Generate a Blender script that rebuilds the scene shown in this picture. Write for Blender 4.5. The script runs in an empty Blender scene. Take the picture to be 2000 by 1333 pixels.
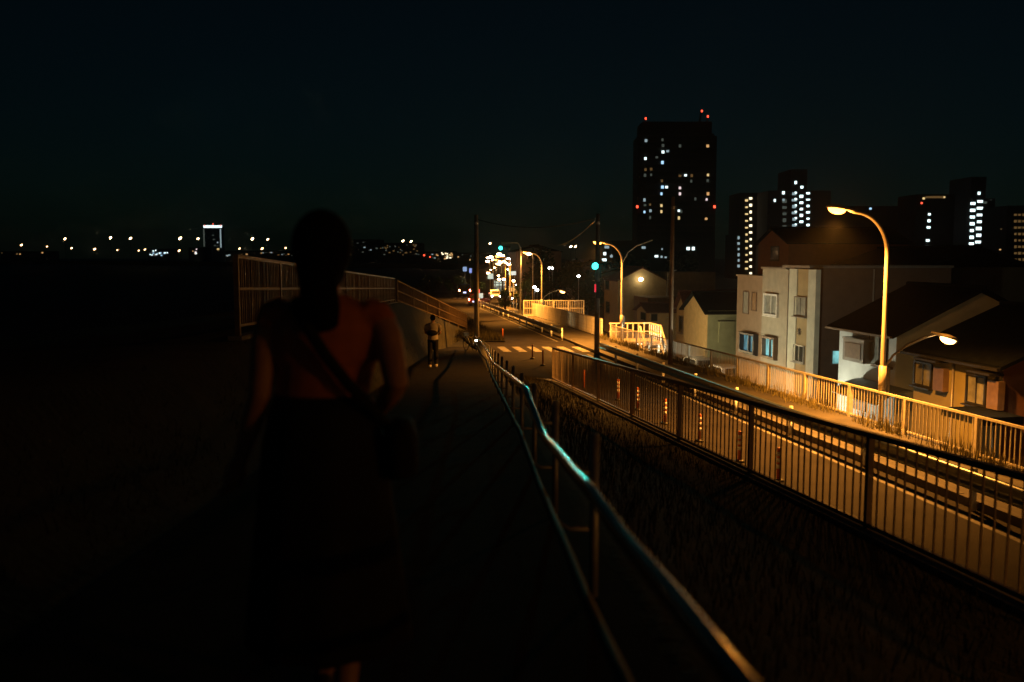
import bpy, math, random
from mathutils import Vector, Matrix, noise
random.seed(7)
rad = math.radians
sc = bpy.context.scene
C = sc.collection

# ------------------------------------------------------------------ camera
FPX, CX, CY = 1750.0, 1000.0, 666.5          # photograph 2000 x 1333
PITCH = math.atan(166.5 / FPX)
cd = bpy.data.cameras.new('camera'); cam = bpy.data.objects.new('camera', cd); C.objects.link(cam)
cd.sensor_width = 36.0; cd.lens = 36.0 * FPX / 2000.0
cd.clip_start = 0.05; cd.clip_end = 9000
cam.location = (0, 0, 0); cam.rotation_euler = (rad(90) - PITCH, 0, 0)
cd.dof.use_dof = True; cd.dof.focus_distance = 42.0; cd.dof.aperture_fstop = 1.6
sc.camera = cam

# ------------------------------------------------------------------ night sky
w = bpy.data.worlds.new('World'); sc.world = w; w.use_nodes = True
nt = w.node_tree; nt.nodes.clear()
sky = nt.nodes.new('ShaderNodeTexSky'); sky.sky_type = 'NISHITA'; sky.sun_disc = False
sky.sun_elevation = rad(6.0); sky.sun_rotation = rad(190); sky.air_density = 1.0; sky.dust_density = 0.4; sky.ozone_density = 3.0
tint = nt.nodes.new('ShaderNodeMix'); tint.data_type = 'RGBA'; tint.blend_type = 'MULTIPLY'
tint.inputs[0].default_value = 1.0; tint.inputs[7].default_value = (0.45, 0.95, 0.92, 1)
bg = nt.nodes.new('ShaderNodeBackground'); bg.inputs['Strength'].default_value = 0.0013
wo = nt.nodes.new('ShaderNodeOutputWorld')
nt.links.new(sky.outputs[0], tint.inputs[6]); nt.links.new(tint.outputs[2], bg.inputs[0]); nt.links.new(bg.outputs[0], wo.inputs[0])

sc.view_settings.view_transform = 'Standard'; sc.view_settings.look = 'None'
sc.view_settings.exposure = 0.0; sc.view_settings.gamma = 1.0; sc.view_settings.use_curve_mapping = False
sc.render.engine = 'CYCLES'
sc.cycles.use_denoising = True
sc.cycles.max_bounces = 5; sc.cycles.diffuse_bounces = 2; sc.cycles.glossy_bounces = 3
sc.cycles.sample_clamp_indirect = 3.0
sc.cycles.use_light_tree = True

SODIUM = (1.0, 0.355, 0.045)
LAMP_POWER = 14.0           # how bright the glass bowl itself looks
SPOT_W = 11000.0             # what the reflector throws downwards
SIDE_W = 290.0              # what leaks out sideways through the bowl

# ------------------------------------------------------------------ helpers
def at(px, py, d):
    """world point seen at photograph pixel (px,py), d metres ahead"""
    u = (px - CX) / FPX; v = -(py - CY) / FPX
    dy = math.cos(PITCH) + v * math.sin(PITCH); dz = -math.sin(PITCH) + v * math.cos(PITCH)
    t = d / dy
    return Vector((u * t, d, dz * t))

MATS = {}
def mat(name, col, rough=0.7, metal=0.0, var=0.25, scale=6.0, bump=0.0, bscale=40.0, spec=None, coord='Object'):
    if name in MATS: return MATS[name]
    m = bpy.data.materials.new(name); m.use_nodes = True
    n = m.node_tree; b = n.nodes['Principled BSDF']
    b.inputs['Roughness'].default_value = rough; b.inputs['Metallic'].default_value = metal
    if spec is not None: b.inputs['Specular IOR Level'].default_value = spec
    tc = n.nodes.new('ShaderNodeTexCoord')
    nz = n.nodes.new('ShaderNodeTexNoise'); nz.inputs['Scale'].default_value = scale; nz.inputs['Detail'].default_value = 6
    n.links.new(tc.outputs[coord], nz.inputs['Vector'])
    rp = n.nodes.new('ShaderNodeValToRGB')
    rp.color_ramp.elements[0].position = 0.3; rp.color_ramp.elements[1].position = 0.7
    lo = [c * (1 - var) for c in col]; hi = [min(1, c * (1 + var)) for c in col]
    rp.color_ramp.elements[0].color = (*lo, 1); rp.color_ramp.elements[1].color = (*hi, 1)
    n.links.new(nz.outputs['Fac'], rp.inputs['Fac']); n.links.new(rp.outputs['Color'], b.inputs['Base Color'])
    if bump > 0:
        n2 = n.nodes.new('ShaderNodeTexNoise'); n2.inputs['Scale'].default_value = bscale; n2.inputs['Detail'].default_value = 4
        n.links.new(tc.outputs[coord], n2.inputs['Vector'])
        bp = n.nodes.new('ShaderNodeBump'); bp.inputs['Strength'].default_value = bump; bp.inputs['Distance'].default_value = 0.02
        n.links.new(n2.outputs['Fac'], bp.inputs['Height']); n.links.new(bp.outputs['Normal'], b.inputs['Normal'])
    MATS[name] = m
    return m

def emit(name, col, strength, sample=False, pattern=0.0, pscale=6.0):
    if name in MATS: return MATS[name]
    m = bpy.data.materials.new(name); m.use_nodes = True
    n = m.node_tree; b = n.nodes['Principled BSDF']
    b.inputs['Base Color'].default_value = (0.02, 0.02, 0.02, 1)
    b.inputs['Emission Color'].default_value = (*col, 1)
    b.inputs['Emission Strength'].default_value = strength
    if pattern > 0:                                    # curtains, blinds and things standing behind the glass
        tc = n.nodes.new('ShaderNodeTexCoord'); mp = n.nodes.new('ShaderNodeMapping')
        mp.inputs['Scale'].default_value = (1, pscale, 0.8)
        nz = n.nodes.new('ShaderNodeTexNoise'); nz.inputs['Scale'].default_value = 1.3; nz.inputs['Detail'].default_value = 3
        rp = n.nodes.new('ShaderNodeValToRGB'); rp.color_ramp.elements[0].position = 0.42; rp.color_ramp.elements[1].position = 0.60
        lo = [c * (1 - pattern) for c in col]
        rp.color_ramp.elements[0].color = (*lo, 1); rp.color_ramp.elements[1].color = (*col, 1)
        n.links.new(tc.outputs['Object'], mp.inputs['Vector']); n.links.new(mp.outputs[0], nz.inputs['Vector'])
        n.links.new(nz.outputs['Fac'], rp.inputs['Fac']); n.links.new(rp.outputs['Color'], b.inputs['Emission Color'])
    m.cycles.emission_sampling = 'FRONT_BACK' if sample else 'NONE'
    MATS[name] = m
    return m

class MB:
    def __init__(s): s.v = []; s.f = []
    def add(s, vs, fs):
        o = len(s.v); s.v += [tuple(x) for x in vs]; s.f += [tuple(i + o for i in f) for f in fs]; return s
    def box(s, c, d, rz=0.0, M=None):
        x, y, z = d[0] / 2, d[1] / 2, d[2] / 2
        vs = [Vector((sx * x, sy * y, sz * z)) for sz in (-1, 1) for sy in (-1, 1) for sx in (-1, 1)]
        R = M if M else Matrix.Rotation(rz, 3, 'Z')
        vs = [R @ q + Vector(c) for q in vs]
        return s.add(vs, [(0, 2, 3, 1), (4, 5, 7, 6), (0, 1, 5, 4), (2, 6, 7, 3), (0, 4, 6, 2), (1, 3, 7, 5)])
    def bar(s, p, q, wx, wz):
        p = Vector(p); q = Vector(q); t = (q - p); L = t.length; t.normalize()
        up = Vector((0, 0, 1)) if abs(t.z) < 0.95 else Vector((0, 1, 0))
        r = t.cross(up).normalized(); u = r.cross(t)
        vs = []
        for e in (p, q):
            for a, b in ((-1, -1), (1, -1), (1, 1), (-1, 1)):
                vs.append(e + r * (a * wx / 2) + u * (b * wz / 2))
        return s.add(vs, [(0, 1, 2, 3), (7, 6, 5, 4), (0, 4, 5, 1), (1, 5, 6, 2), (2, 6, 7, 3), (3, 7, 4, 0)])
    def loft(s, rings, cap=True):
        o = len(s.v); n = len(rings[0])
        for r in rings: s.v += [tuple(p) for p in r]
        for i in range(len(rings) - 1):
            for j in range(n):
                a = o + i * n + j; b = o + i * n + (j + 1) % n
                s.f.append((a, b, b + n, a + n))
        if cap:
            s.f.append(tuple(o + j for j in reversed(range(n))))
            e = o + (len(rings) - 1) * n
            s.f.append(tuple(e + j for j in range(n)))
        return s
    def tube(s, pts, radii, n=10, cap=True):
        pts = [Vector(p) for p in pts]
        if not hasattr(radii, '__len__'): radii = [radii] * len(pts)
        rings = []; ref = None
        for i, p in enumerate(pts):
            t = (pts[min(i + 1, len(pts) - 1)] - pts[max(i - 1, 0)]).normalized()
            if ref is None: ref = Vector((1, 0, 0)) if abs(t.x) < 0.9 else Vector((0, 1, 0))
            a = (ref - t * ref.dot(t)).normalized(); b = t.cross(a); ref = a
            rr = radii[i]
            rx, ry = rr if hasattr(rr, '__len__') else (rr, rr)
            rings.append([p + a * (rx * math.cos(2 * math.pi * k / n)) + b * (ry * math.sin(2 * math.pi * k / n)) for k in range(n)])
        return s.loft(rings, cap)
    def ell(s, c, r, n=14, m=9, M=None):
        c = Vector(c); rings = []
        for i in range(m + 1):
            th = math.pi * (0.02 + 0.96 * i / m)
            rg = []
            for k in range(n):
                q = Vector((r[0] * math.sin(th) * math.cos(2 * math.pi * k / n), r[1] * math.sin(th) * math.sin(2 * math.pi * k / n), -r[2] * math.cos(th)))
                rg.append((M @ q if M else q) + c)
            rings.append(rg)
        return s.loft(rings)
    def quad(s, a, b, c, d): return s.add([a, b, c, d], [(0, 1, 2, 3)])
    def sheet(s, rows):
        o = len(s.v); n = len(rows[0])
        for r in rows: s.v += [tuple(p) for p in r]
        for i in range(len(rows) - 1):
            for j in range(n - 1):
                a = o + i * n + j
                s.f.append((a, a + 1, a + n + 1, a + n))
        return s
    def mesh(s, name, m=None, smooth=False):
        me = bpy.data.meshes.new(name); me.from_pydata(s.v, [], s.f)
        if m: me.materials.append(m)
        if smooth:
            for p in me.polygons: p.use_smooth = True
        me.update(); return me
    def build(s, name, m, parent=None, smooth=False, loc=None):
        o = bpy.data.objects.new(name, s.mesh(name, m, smooth)); C.objects.link(o)
        if parent: o.parent = parent
        if loc is not None: o.location = loc
        return o

def inst(name, me, parent=None, loc=(0, 0, 0), rot=(0, 0, 0), scale=None):
    o = bpy.data.objects.new(name, me); C.objects.link(o); o.parent = parent
    o.location = loc; o.rotation_euler = rot
    if scale: o.scale = scale
    return o
def tag(o, label=None, cat=None, group=None, kind=None):
    if label: o['label'] = label
    if cat: o['category'] = cat
    if group: o['group'] = group
    if kind: o['kind'] = kind
    return o
def thing(name, label, cat, loc=(0, 0, 0), rz=0.0, group=None):
    o = bpy.data.objects.new(name, None); C.objects.link(o); o.empty_display_size = 0.3
    o.location = loc; o.rotation_euler = (0, 0, rz)
    return tag(o, label, cat, group)

# ------------------------------------------------------------------ the lie of the land
# the road runs away and slightly to the left: a point "a" metres to the right of the axis at distance d is (a - K d, d)
K = 0.132; TH = math.atan(K)
def rz_(d): return -4.6 - 0.0165 * d
def R(a, d, dz=0.0): return Vector((a - K * d, d, rz_(d) + dz))
ZG = -9.6                                                    # the lower street
def zpath(d):
    z = -1.40 - 0.03 * d if d < 3 else -1.49 - 0.08 * (d - 3)
    return max(z, rz_(d)) if d > 30 else z
def xrail(d): return 0.435 - 0.05 * d
def xfence(d):                                               # fence on the crown, then down the stair
    return -3.21 - 0.056 * d if d < 42.8 else -5.607 + (min(d, 65) - 42.8) / 22.2 * 2.3
def ztop(d):
    if d < 42.8: return -1.2 - 0.0345 * (d - 12.8)
    return max(-2.235 - (d - 42.8) * 0.152, rz_(d) + 0.02)
def zn(d):                                                   # foot of the fence beside the road
    if d < 27: return -2.31 - 0.0542 * d
    return max(-3.77 - (d - 27) * 0.13, rz_(d) - 0.05)
def xn(d): return 4.79 - K * d

M_grass = mat('dry_grass_earth', (0.032, 0.030, 0.016), 0.95, var=0.5, scale=1.5, bump=0.6, bscale=14)
M_ground = mat('dark_ground', (0.05, 0.047, 0.042), 0.9, var=0.4, scale=0.15)
M_path = mat('asphalt_path', (0.035, 0.032, 0.03), 0.95, spec=0.1, var=0.25, scale=3, bump=0.4, bscale=90)
M_asphalt = mat('asphalt', (0.034, 0.030, 0.027), 0.92, spec=0.15, var=0.28, scale=1.2, bump=0.8, bscale=30)
M_pave = mat('pavement_concrete', (0.09, 0.083, 0.072), 0.9, var=0.25, scale=1.1, bump=0.3, bscale=30)
M_conc = mat('concrete', (0.26, 0.25, 0.23), 0.85, var=0.3, scale=1.4, bump=0.3, bscale=25)
M_paint = mat('road_paint', (0.27, 0.26, 0.235), 0.85, var=0.65, scale=3)
M_galv = mat('galvanised_steel', (0.19, 0.20, 0.20), 0.13, 1.0, var=0.12, scale=6)
M_galvdull = mat('dull_galvanised', (0.42, 0.42, 0.40), 0.5, 0.6, var=0.2, scale=9)
M_cream = mat('cream_painted_steel', (0.62, 0.58, 0.48), 0.5, var=0.18, scale=7)
M_white = mat('white_painted_steel', (0.84, 0.82, 0.77), 0.45, var=0.15, scale=7)
M_brown = mat('brown_painted_steel', (0.30, 0.235, 0.17), 0.45, var=0.2, scale=8)
M_weath = mat('weathered_paint', (0.17, 0.115, 0.065), 0.55, var=0.3, scale=6)
M_dark = mat('dark_paint', (0.02, 0.02, 0.022), 0.5, var=0.2)
M_pole = mat('pole_paint', (0.50, 0.44, 0.34), 0.42, 0.2, var=0.15, scale=3)
M_glass = mat('dark_window_glass', (0.03, 0.035, 0.035), 0.08, var=0.2, scale=2)
M_frame = mat('aluminium_frame', (0.30, 0.28, 0.25), 0.4, 0.4, var=0.1)
M_lens = emit('sodium_lens', SODIUM, LAMP_POWER)
M_black = mat('black_cloth', (0.008, 0.008, 0.009), 0.9, var=0.3)

g = MB().quad((-2400, -150, ZG), (2400, -150, ZG), (2400, 3000, ZG), (-2400, 3000, ZG))
tag(g.build('ground', M_ground), kind='structure')

ds = [-25 + 1.5 * i for i in range(0, 64)]                    # -25 .. 69.5
rows = []
for d in ds:
    xf = xfence(d) ; zt = ztop(d); xr = xrail(d); pl = max(xr - 2.3, xf + 0.55); zp = zpath(d)
    pr = min(xr + 0.35, xn(d) - 0.25)
    pl = min(pl, pr - 0.6)
    xc = xf + 0.4
    nb = lambda k: 0.07 * noise.noise((d * 0.35, k * 3.1, 0.5))
    q = [(-34, d, ZG - 0.1), (-26, d, ZG + 1.2), (-12, d, min(zt - 0.9, -2.4)), (-8.2, d, zt - 0.05 + nb(1)), (xf - 0.5, d, zt), (xc, d, zt),
         ((xc * 2 + pl) / 3, d, (zt * 2 + zp) / 3 - 0.05 + nb(2)), ((xc + pl * 2) / 3, d, (zt + zp * 2) / 3 - 0.08 + nb(3)), (pl - 0.02, d, zp), (pl, d, zp - 0.01), (pr, d, zp - 0.01), (pr + 0.05, d, zp)]
    for k in range(1, 6):
        t = k / 6
        q.append((pr + (xn(d) - 0.2 - pr) * t, d, zp + (zn(d) - zp) * t - 0.12 * math.sin(math.pi * t) + nb(4 + k)))
    q.append((xn(d) - 0.12, d, zn(d) - 0.02))
    rows.append(q)
tag(MB().sheet(rows).build('levee_slope', M_grass, smooth=True), kind='structure')

rows = []
for d in [-25 + 0.75 * i for i in range(0, 106)]:
    xr = xrail(d); pl = max(xr - 2.3, xfence(d) + 0.55); pr = min(xr + 0.30, xn(d) - 0.3); pl = min(pl, pr - 0.6)
    z = zpath(d) + 0.008
    rows.append([(pl + 0.06, d, z), (pr, d, z)])
tag(MB().sheet(rows).build('path', M_path), kind='structure')

# retaining wall under the near fence
wl = MB()
for i in range(0, 37):
    d0, d1 = -25 + 1.5 * i, -23.5 + 1.5 * i
    if zn(d1) < rz_(d1): break
    a = [(xn(d) + o, d, z) for d in (d0, d1) for (o, z) in ((-0.14, rz_(d) - 0.4), (0.12, rz_(d) - 0.4), (0.12, zn(d) + 0.03), (-0.14, zn(d) + 0.03))]
    wl.add(a, [(1, 5, 6, 2), (2, 6, 7, 3), (0, 3, 7, 4), (0, 1, 2, 3), (4, 7, 6, 5)])
tag(wl.build('retaining_wall', M_conc), 'low concrete retaining wall carrying the brown picket fence beside the road', 'wall')

def strip(a0, a1, d0, d1, dz, step=3.0, thick=None):
    m = MB(); n = max(1, int((d1 - d0) / step)); rows = []
    for i in range(n + 1):
        d = d0 + (d1 - d0) * i / n
        if thick: rows.append([R(a0, d, dz - thick), R(a0, d, dz), R(a1, d, dz), R(a1, d, dz - thick)])
        else: rows.append([R(a0, d, dz), R(a1, d, dz)])
    return m.sheet(rows)
tag(strip(4.9, 11.35, -25, 190, 0.0).build('road', M_asphalt), kind='structure')
tag(strip(11.3, 14.35, -25, 118, 0.13, thick=0.3).build('pavement', M_pave), kind='structure')
tag(strip(4.9, 22.0, 119, 190, 0.004).build('road', M_asphalt), kind='structure')
# verge left of the road beyond the stair, and the bank down to the lower street on the right
m = MB(); rows = []
for i in range(30):
    d = 62 + i * 4.5; rows.append([(-45, d, ZG - 0.1), (-36, d, rz_(d) - 0.6), (-16, d, rz_(d) - 0.1), R(5.0, d, -0.012)])
tag(m.sheet(rows).build('verge', M_grass), kind='structure')
m = MB(); rows = []
for i in range(73):
    d = -25 + i * 3; rows.append([R(14.3, d, 0.10), R(14.7, d, 0.02), (R(16.6, d).x, d, ZG - 0.1)])
tag(m.sheet(rows).build('road_bank', M_grass), kind='structure')

tag(strip(4.7, 7.15, 57.5, 118, 0.09, thick=0.2).build('verge', M_grass), kind='structure')
# kerb stones along the pavement
kerbs = thing('kerb', 'row of pale kerb stones between road and pavement under the guardrail', 'kerb', R(11.2, 0))
km = MB().box((0, 0, 0), (0.16, 1.98, 0.26)); kme = km.mesh('kerb_stone', mat('old_kerb', (0.12, 0.11, 0.10), 0.9, var=0.3, scale=2))
for i in range(26):
    d = 4.5 + i * 2.0
    inst('kerb_stone', kme, kerbs, R(11.27, d, 0.04) - R(11.2, 0), (-0.0165, 0, TH))

# road markings
M_worn = mat('worn_edge_paint', (0.20, 0.19, 0.17), 0.85, var=0.6, scale=2.5)
pm = strip(10.55, 10.68, -10, 49, 0.006, 3); tag(pm.build('edge_line', M_worn), kind='structure')
tag(strip(10.55, 10.68, 58, 130, 0.006, 3).build('edge_line', M_worn), kind='structure')
cw = thing('crosswalk', 'worn white zebra crossing stripes across the road at the foot of the path', 'crosswalk', R(5.2, 50.4, 0.006))
cw['kind'] = 'structure'
for i in range(7):
    a = 5.3 + i * 0.9; o0 = R(5.2, 50.4, 0.006)
    s = MB().quad(R(a, 50.6, .006) - o0, R(a + 0.46, 50.6, .006) - o0, R(a + 0.46, 54.0, .006) - o0, R(a, 54.0, .006) - o0)
    s.build('stripe', M_paint, cw)
dm = thing('lane_dashes', 'short white slow-down dashes painted in the lane', 'road marking', R(8.5, 18, 0.006)); dm['kind'] = 'structure'
o0 = R(8.5, 18, 0.006)
for i in range(9):
    d = 14.5 + i * 2.6
    for a in (5.75, 6.9):
        MB().quad(R(a, d, .006) - o0, R(a + 0.42, d, .006) - o0, R(a + 0.42, d + 0.35, .006) - o0, R(a, d + 0.35, .006) - o0).build('dash', M_paint, dm)

# ------------------------------------------------------------------ street lamps
def arc_pole(H, r, reach, n=9):
    pts = [(0, 0, -0.3), (0, 0, 1.0), (0, 0, H * 0.5), (0, 0, H - r)]
    for k in range(1, n + 1):
        t = math.pi / 2 * k / n
        pts.append((-0.85 * r * (1 - math.cos(t)), 0, H - r + r * math.sin(t)))
    pts.append((-reach, 0, H + 0.06))
    return pts
def lamp_head(parent, p, yaw, L=0.62, tiltdeg=8, nm='lamp_head', lens=None, spot=0.0, col=SODIUM, cone=146, aim=0.0, side=SIDE_W):
    """cobra head: flat shell above, glowing glass bowl below"""
    hm = MB(); rings = []
    for x, ww, hh in ((0.18, .04, .04), (0.0, .06, .06), (-0.15, .12, .09), (-0.4, .17, .12), (-0.62, .15, .10), (-0.74, .05, .04)):
        rings.append([(x * L / 0.62, ww * math.cos(2 * math.pi * k / 12), (hh if math.sin(2 * math.pi * k / 12) > 0 else 0.02) * math.sin(2 * math.pi * k / 12)) for k in range(12)])
    hm.loft(rings)
    h = hm.build(nm, M_pole, parent, smooth=True, loc=p); h.rotation_euler = (0, rad(tiltdeg), yaw)
    lm = MB(); rings = []
    for i in range(6):
        t = math.pi / 2 * i / 5 * 0.96
        rings.append([(-0.42 * L / 0.62 + 0.27 * L / .62 * math.cos(t) * math.cos(2 * math.pi * k / 12), 0.145 * math.cos(t) * math.sin(2 * math.pi * k / 12), -0.012 - 0.155 * math.sin(t)) for k in range(12)])
    lm.loft(list(reversed(rings)))
    lm.build('lens', lens or M_lens, h, smooth=True)
    if spot:
        ld = bpy.data.lights.new('lamp_light', 'SPOT'); ld.energy = spot; ld.color = col
        ld.spot_size = rad(cone); ld.spot_blend = 0.55; ld.shadow_soft_size = 0.12
        lo = bpy.data.objects.new('lamp_light', ld); C.objects.link(lo); lo.parent = parent
        lo.location = Vector(p) + Vector((-0.42 * math.cos(yaw), 0, -0.24)); lo.rotation_euler = (0, rad(aim), 0)
        ld = bpy.data.lights.new('lamp_glow', 'POINT'); ld.energy = side; ld.color = col; ld.shadow_soft_size = 0.12
        lg = bpy.data.objects.new('lamp_glow', ld); C.objects.link(lg); lg.parent = parent; lg.location = lo.location
    return h
M_lens2 = emit('street_lens_low', (1.0, 0.50, 0.13), 14.0)
def street_lamp(d, label, low_lit=True, low=True, a=14.05, H=6.12, upper_extra=False):
    t = thing('street_lamp', label, 'street lamp', R(a, d, 0.12), TH, 'street lamps along the pavement')
    pts = arc_pole(H, 1.2, 1.2)
    n = len(pts)
    MB().tube(pts, [0.078 if i < 2 else 0.068 - 0.03 * (i / n) for i in range(n)], 12).build('pole', M_pole, t, smooth=True)
    MB().tube([(0, 0, 0.9), (0, 0, 1.75)], [0.105, 0.105], 12).build('collar', M_pole, t, smooth=True)
    MB().box((0.15, 0.02, 1.35), (0.10, 0.16, 0.7)).build('ballast_box', M_galvdull, t)
    MB().box((0, 0, 0.0), (0.34, 0.34, 0.06)).build('base_plate', M_galvdull, t)
    lamp_head(t, (-1.14, 0, H + 0.05), 0, spot=SPOT_W, aim=9.0)
    if low:
        ap = [(0.05, 0, 1.68), (0.30, 0, 2.05), (0.75, 0, 2.36), (1.2, 0, 2.54), (1.68, 0, 2.66)]
        MB().tube(ap, [0.035] * 5, 8).build('lower_arm', M_pole, t, smooth=True)
        lamp_head(t, (1.62, 0, 2.64), math.pi, 0.58, -18, 'lower_lamp_head', M_lens2, spot=1500.0, col=(1.0, 0.72, 0.36), cone=126, side=60.0)
    if upper_extra:
        ap = [(0.04, 0, 5.0), (0.35, 0, 5.6), (0.9, 0, 6.0), (1.9, 0, 6.35)]
        MB().tube(ap, [0.03] * 4, 8).build('side_arm', M_pole, t, smooth=True)
    return t
street_lamp(-4.2, 'curved street lamp on the pavement before the yellow house')
street_lamp(25.6, 'tall curved street lamp with a lower second lamp before the white and yellow houses')
street_lamp(55.2, 'curved street lamp with a thin bare side arm beside the white stair', low=False, upper_extra=True)
street_lamp(85, 'curved street lamp with a lower lamp behind the cream railing')
street_lamp(108, 'street lamp near the far trees past the cream railing', low=False)
street_lamp(140, 'most distant of the curved street lamps, past the shop fronts', low=False, a=17.5)

# ------------------------------------------------------------------ fences
def fence(name, label, p0, p1, nb, h, npk, m, rail=0.05, post=0.06, pick=0.022, post_h=None, gap=0.12, group=None, mid=False, flat_top=True):
    p0 = Vector(p0); p1 = Vector(p1); t = thing(name, label, 'fence', p0, 0, group)
    v = p1 - p0; hv = Vector((v.x, v.y, 0)); yaw = math.atan2(-hv.x, hv.y)
    sl = v.z / hv.length
    pm_ = MB().box((0, 0, (h + 0.01) / 2 - 0.1), (post, post, h + 0.19)).mesh('post', m)
    pk = MB().box((0, 0, (h + gap) / 2), (pick, pick * 0.8, h - gap - 0.01)).mesh('picket', m)
    bl = v.length / nb
    pitch = math.atan(sl)
    tr = MB().box((0, 0, 0), (rail * 1.15, bl - 0.012, rail)).mesh('top_rail', m)
    br = MB().box((0, 0, 0), (rail * 0.8, bl - post, rail * 0.75)).mesh('bottom_rail', m)
    for i in range(nb + 1): inst('post', pm_, t, v * (i / nb), (0, 0, yaw))
    for i in range(nb):
        mid_ = v * ((i + 0.5) / nb)
        inst('top_rail', tr, t, mid_ + Vector((0, 0, h + rail * 0.45)), (pitch, 0, yaw))
        inst('bottom_rail', br, t, mid_ + Vector((0, 0, gap)), (pitch, 0, yaw))
        if mid: inst('middle_rail', br, t, mid_ + Vector((0, 0, h * 0.56)), (pitch, 0, yaw))
        for k in range(npk):
            inst('picket', pk, t, v * ((i + (k + 1) / (npk + 1)) / nb) + Vector((random.gauss(0, .002), random.gauss(0, .004), random.gauss(0, .003))), (random.gauss(0, .004), random.gauss(0, .004), yaw + random.gauss(0, .08)))
    return t
# brown fence above the road, near
fence('picket_fence', 'brown metal picket fence on the retaining wall between the dark slope and the road',
      (xn(2.9) , 2.9, zn(2.9)), (xn(26.9), 26.9, zn(26.9)), 8, 0.97, 18, M_brown, rail=0.055, post=0.06, pick=0.017, gap=0.07)
# cream fence on the pavement edge
fence('picket_fence', 'cream picket fence along the pavement edge with weeds at its foot',
      R(13.96, 6.2, 0.12), R(13.96, 45.2, 0.12), 13, 0.97, 17, M_cream, rail=0.055, post=0.10, pick=0.024, gap=0.1)
fence('picket_fence', 'pale picket fence with the white stair railing rising behind it',
      R(13.96, 45.4, 0.12), R(13.96, 57.4, 0.12), 4, 0.97, 17, M_cream, rail=0.035, post=0.06, pick=0.022, gap=0.1)
fence('picket_fence', 'brightly lit white picket fence on the pavement past the traffic signal',
      R(13.96, 60.0, 0.12), R(13.96, 90.0, 0.12), 10, 1.22, 22, M_white, rail=0.055, post=0.09, pick=0.105, gap=0.06)
# white fence on the levee crown, then down the stair
fence('levee_fence', 'pale mesh-like picket fence on top of the levee beyond the walking woman',
      (xfence(12.8), 12.8, ztop(12.8) + 0.17), (xfence(42.8), 42.8, ztop(42.8) + 0.13), 10, 1.0, 24, M_weath, rail=0.05, post=0.07, pick=0.03, gap=0.03, mid=True)
sf = fence('stair_fence', 'weathered picket fence sloping down the steps from levee to crossing',
      (xfence(43.3), 43.3, ztop(43.3) + 0.05), (xfence(65), 65, rz_(65) + 0.35), 6, 1.05, 18, M_weath, rail=0.06, post=0.08, pick=0.03, gap=0.12, mid=True)
# levee fence foot posts sunk in ground: concrete strip
wl = MB()
for i in range(20):
    d0 = 12.6 + i * 1.52; d1 = d0 + 1.5
    wl.add([(xfence(d) + o, d, ztop(d) + z) for d in (d0, d1) for (o, z) in ((-0.1, -0.3), (0.1, -0.3), (0.1, 0.06), (-0.1, 0.06))],
           [(1, 5, 6, 2), (2, 6, 7, 3), (0, 3, 7, 4), (0, 1, 2, 3), (4, 7, 6, 5)])
tag(wl.build('fence_footing', M_conc), 'low concrete footing strip under the levee fence', 'footing')

# ------------------------------------------------------------------ handrail by the path
hr = thing('handrail', 'kinked two-bar galvanised pipe handrail along the right side of the path', 'handrail', (xrail(1.5), 1.5, zpath(1.5)))
o0 = hr.location.copy()
U = [Vector((xrail(d) + 0.02, d, zpath(d) + 0.80)) for d in (-4, -1.5, 0.3)]
U += [at(*q) for q in ((1410, 1286, 1.52), (1314, 1165, 1.92), (1213, 1044, 2.55), (1153, 958, 3.15), (1112, 912, 3.85), (1059, 847, 5.3), (1025, 758, 6.8), (996, 736, 9.2), (961, 708, 15.6), (951, 686, 21))]
U += [Vector((xrail(d), d, zpath(d) + 0.78)) for d in (27, 33, 39, 45, 50.5)]
L_ = [Vector((xrail(d), d, zpath(d) + 0.42)) for d in (-4, -1.5, 0.3)]
L_ += [at(*q) for q in ((1213, 1317, 2.05), (1143, 1165, 2.75), (1097, 1049, 3.6), (1052, 945, 5.1), (1016, 846, 6.9), (986, 786, 9.6), (961, 736, 15.6), (950, 705, 21))]
L_ += [Vector((xrail(d), d, zpath(d) + 0.42)) for d in (27, 33, 39, 45, 50.5)]
def sm(pts, k=5):
    out = []
    for i in range(len(pts) - 1):
        a, b = pts[i], pts[i + 1]
        for j in range(k): 
            out.append(a.lerp(b, j / k))
    out.append(pts[-1]); return out
MB().tube([p - o0 for p in sm(U)], 0.0262, 16).build('upper_rail', M_galv, hr, smooth=True)
MB().tube([p - o0 for p in sm(L_)], 0.019, 14).build('lower_rail', mat('dull_pipe', (0.06, 0.058, 0.055), 0.6, 0.0, var=0.25, scale=8, spec=0.25), hr, smooth=True)
def rail_h(P, d):
    for a, b in zip(P, P[1:]):
        if a.y <= d <= b.y: return a.lerp(b, (d - a.y) / (b.y - a.y))
pmesh = MB().tube([(0, 0, -0.3), (0, 0, 0.76)], 0.021, 12).ell((0, 0, 0.76), (0.021, 0.021, 0.010), 12, 5).mesh('post', M_galvdull, True)
for k in range(27):
    d = 0.4 + 1.8 * k
    if k == 1: continue
    if d > 50.5: break
    q = Vector((xrail(d) + 0.14, d, zpath(d)))
    p_ = inst('post', pmesh, hr, q - o0, (0, 0, 0))
    for P in (U, L_):
        e = rail_h(P, d) - q
        MB().tube([(0, 0, e.z - 0.05), (e.x * 0.6, 0, e.z - 0.05), e], 0.011, 8).build('bracket', M_galvdull, p_, smooth=True)

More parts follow.
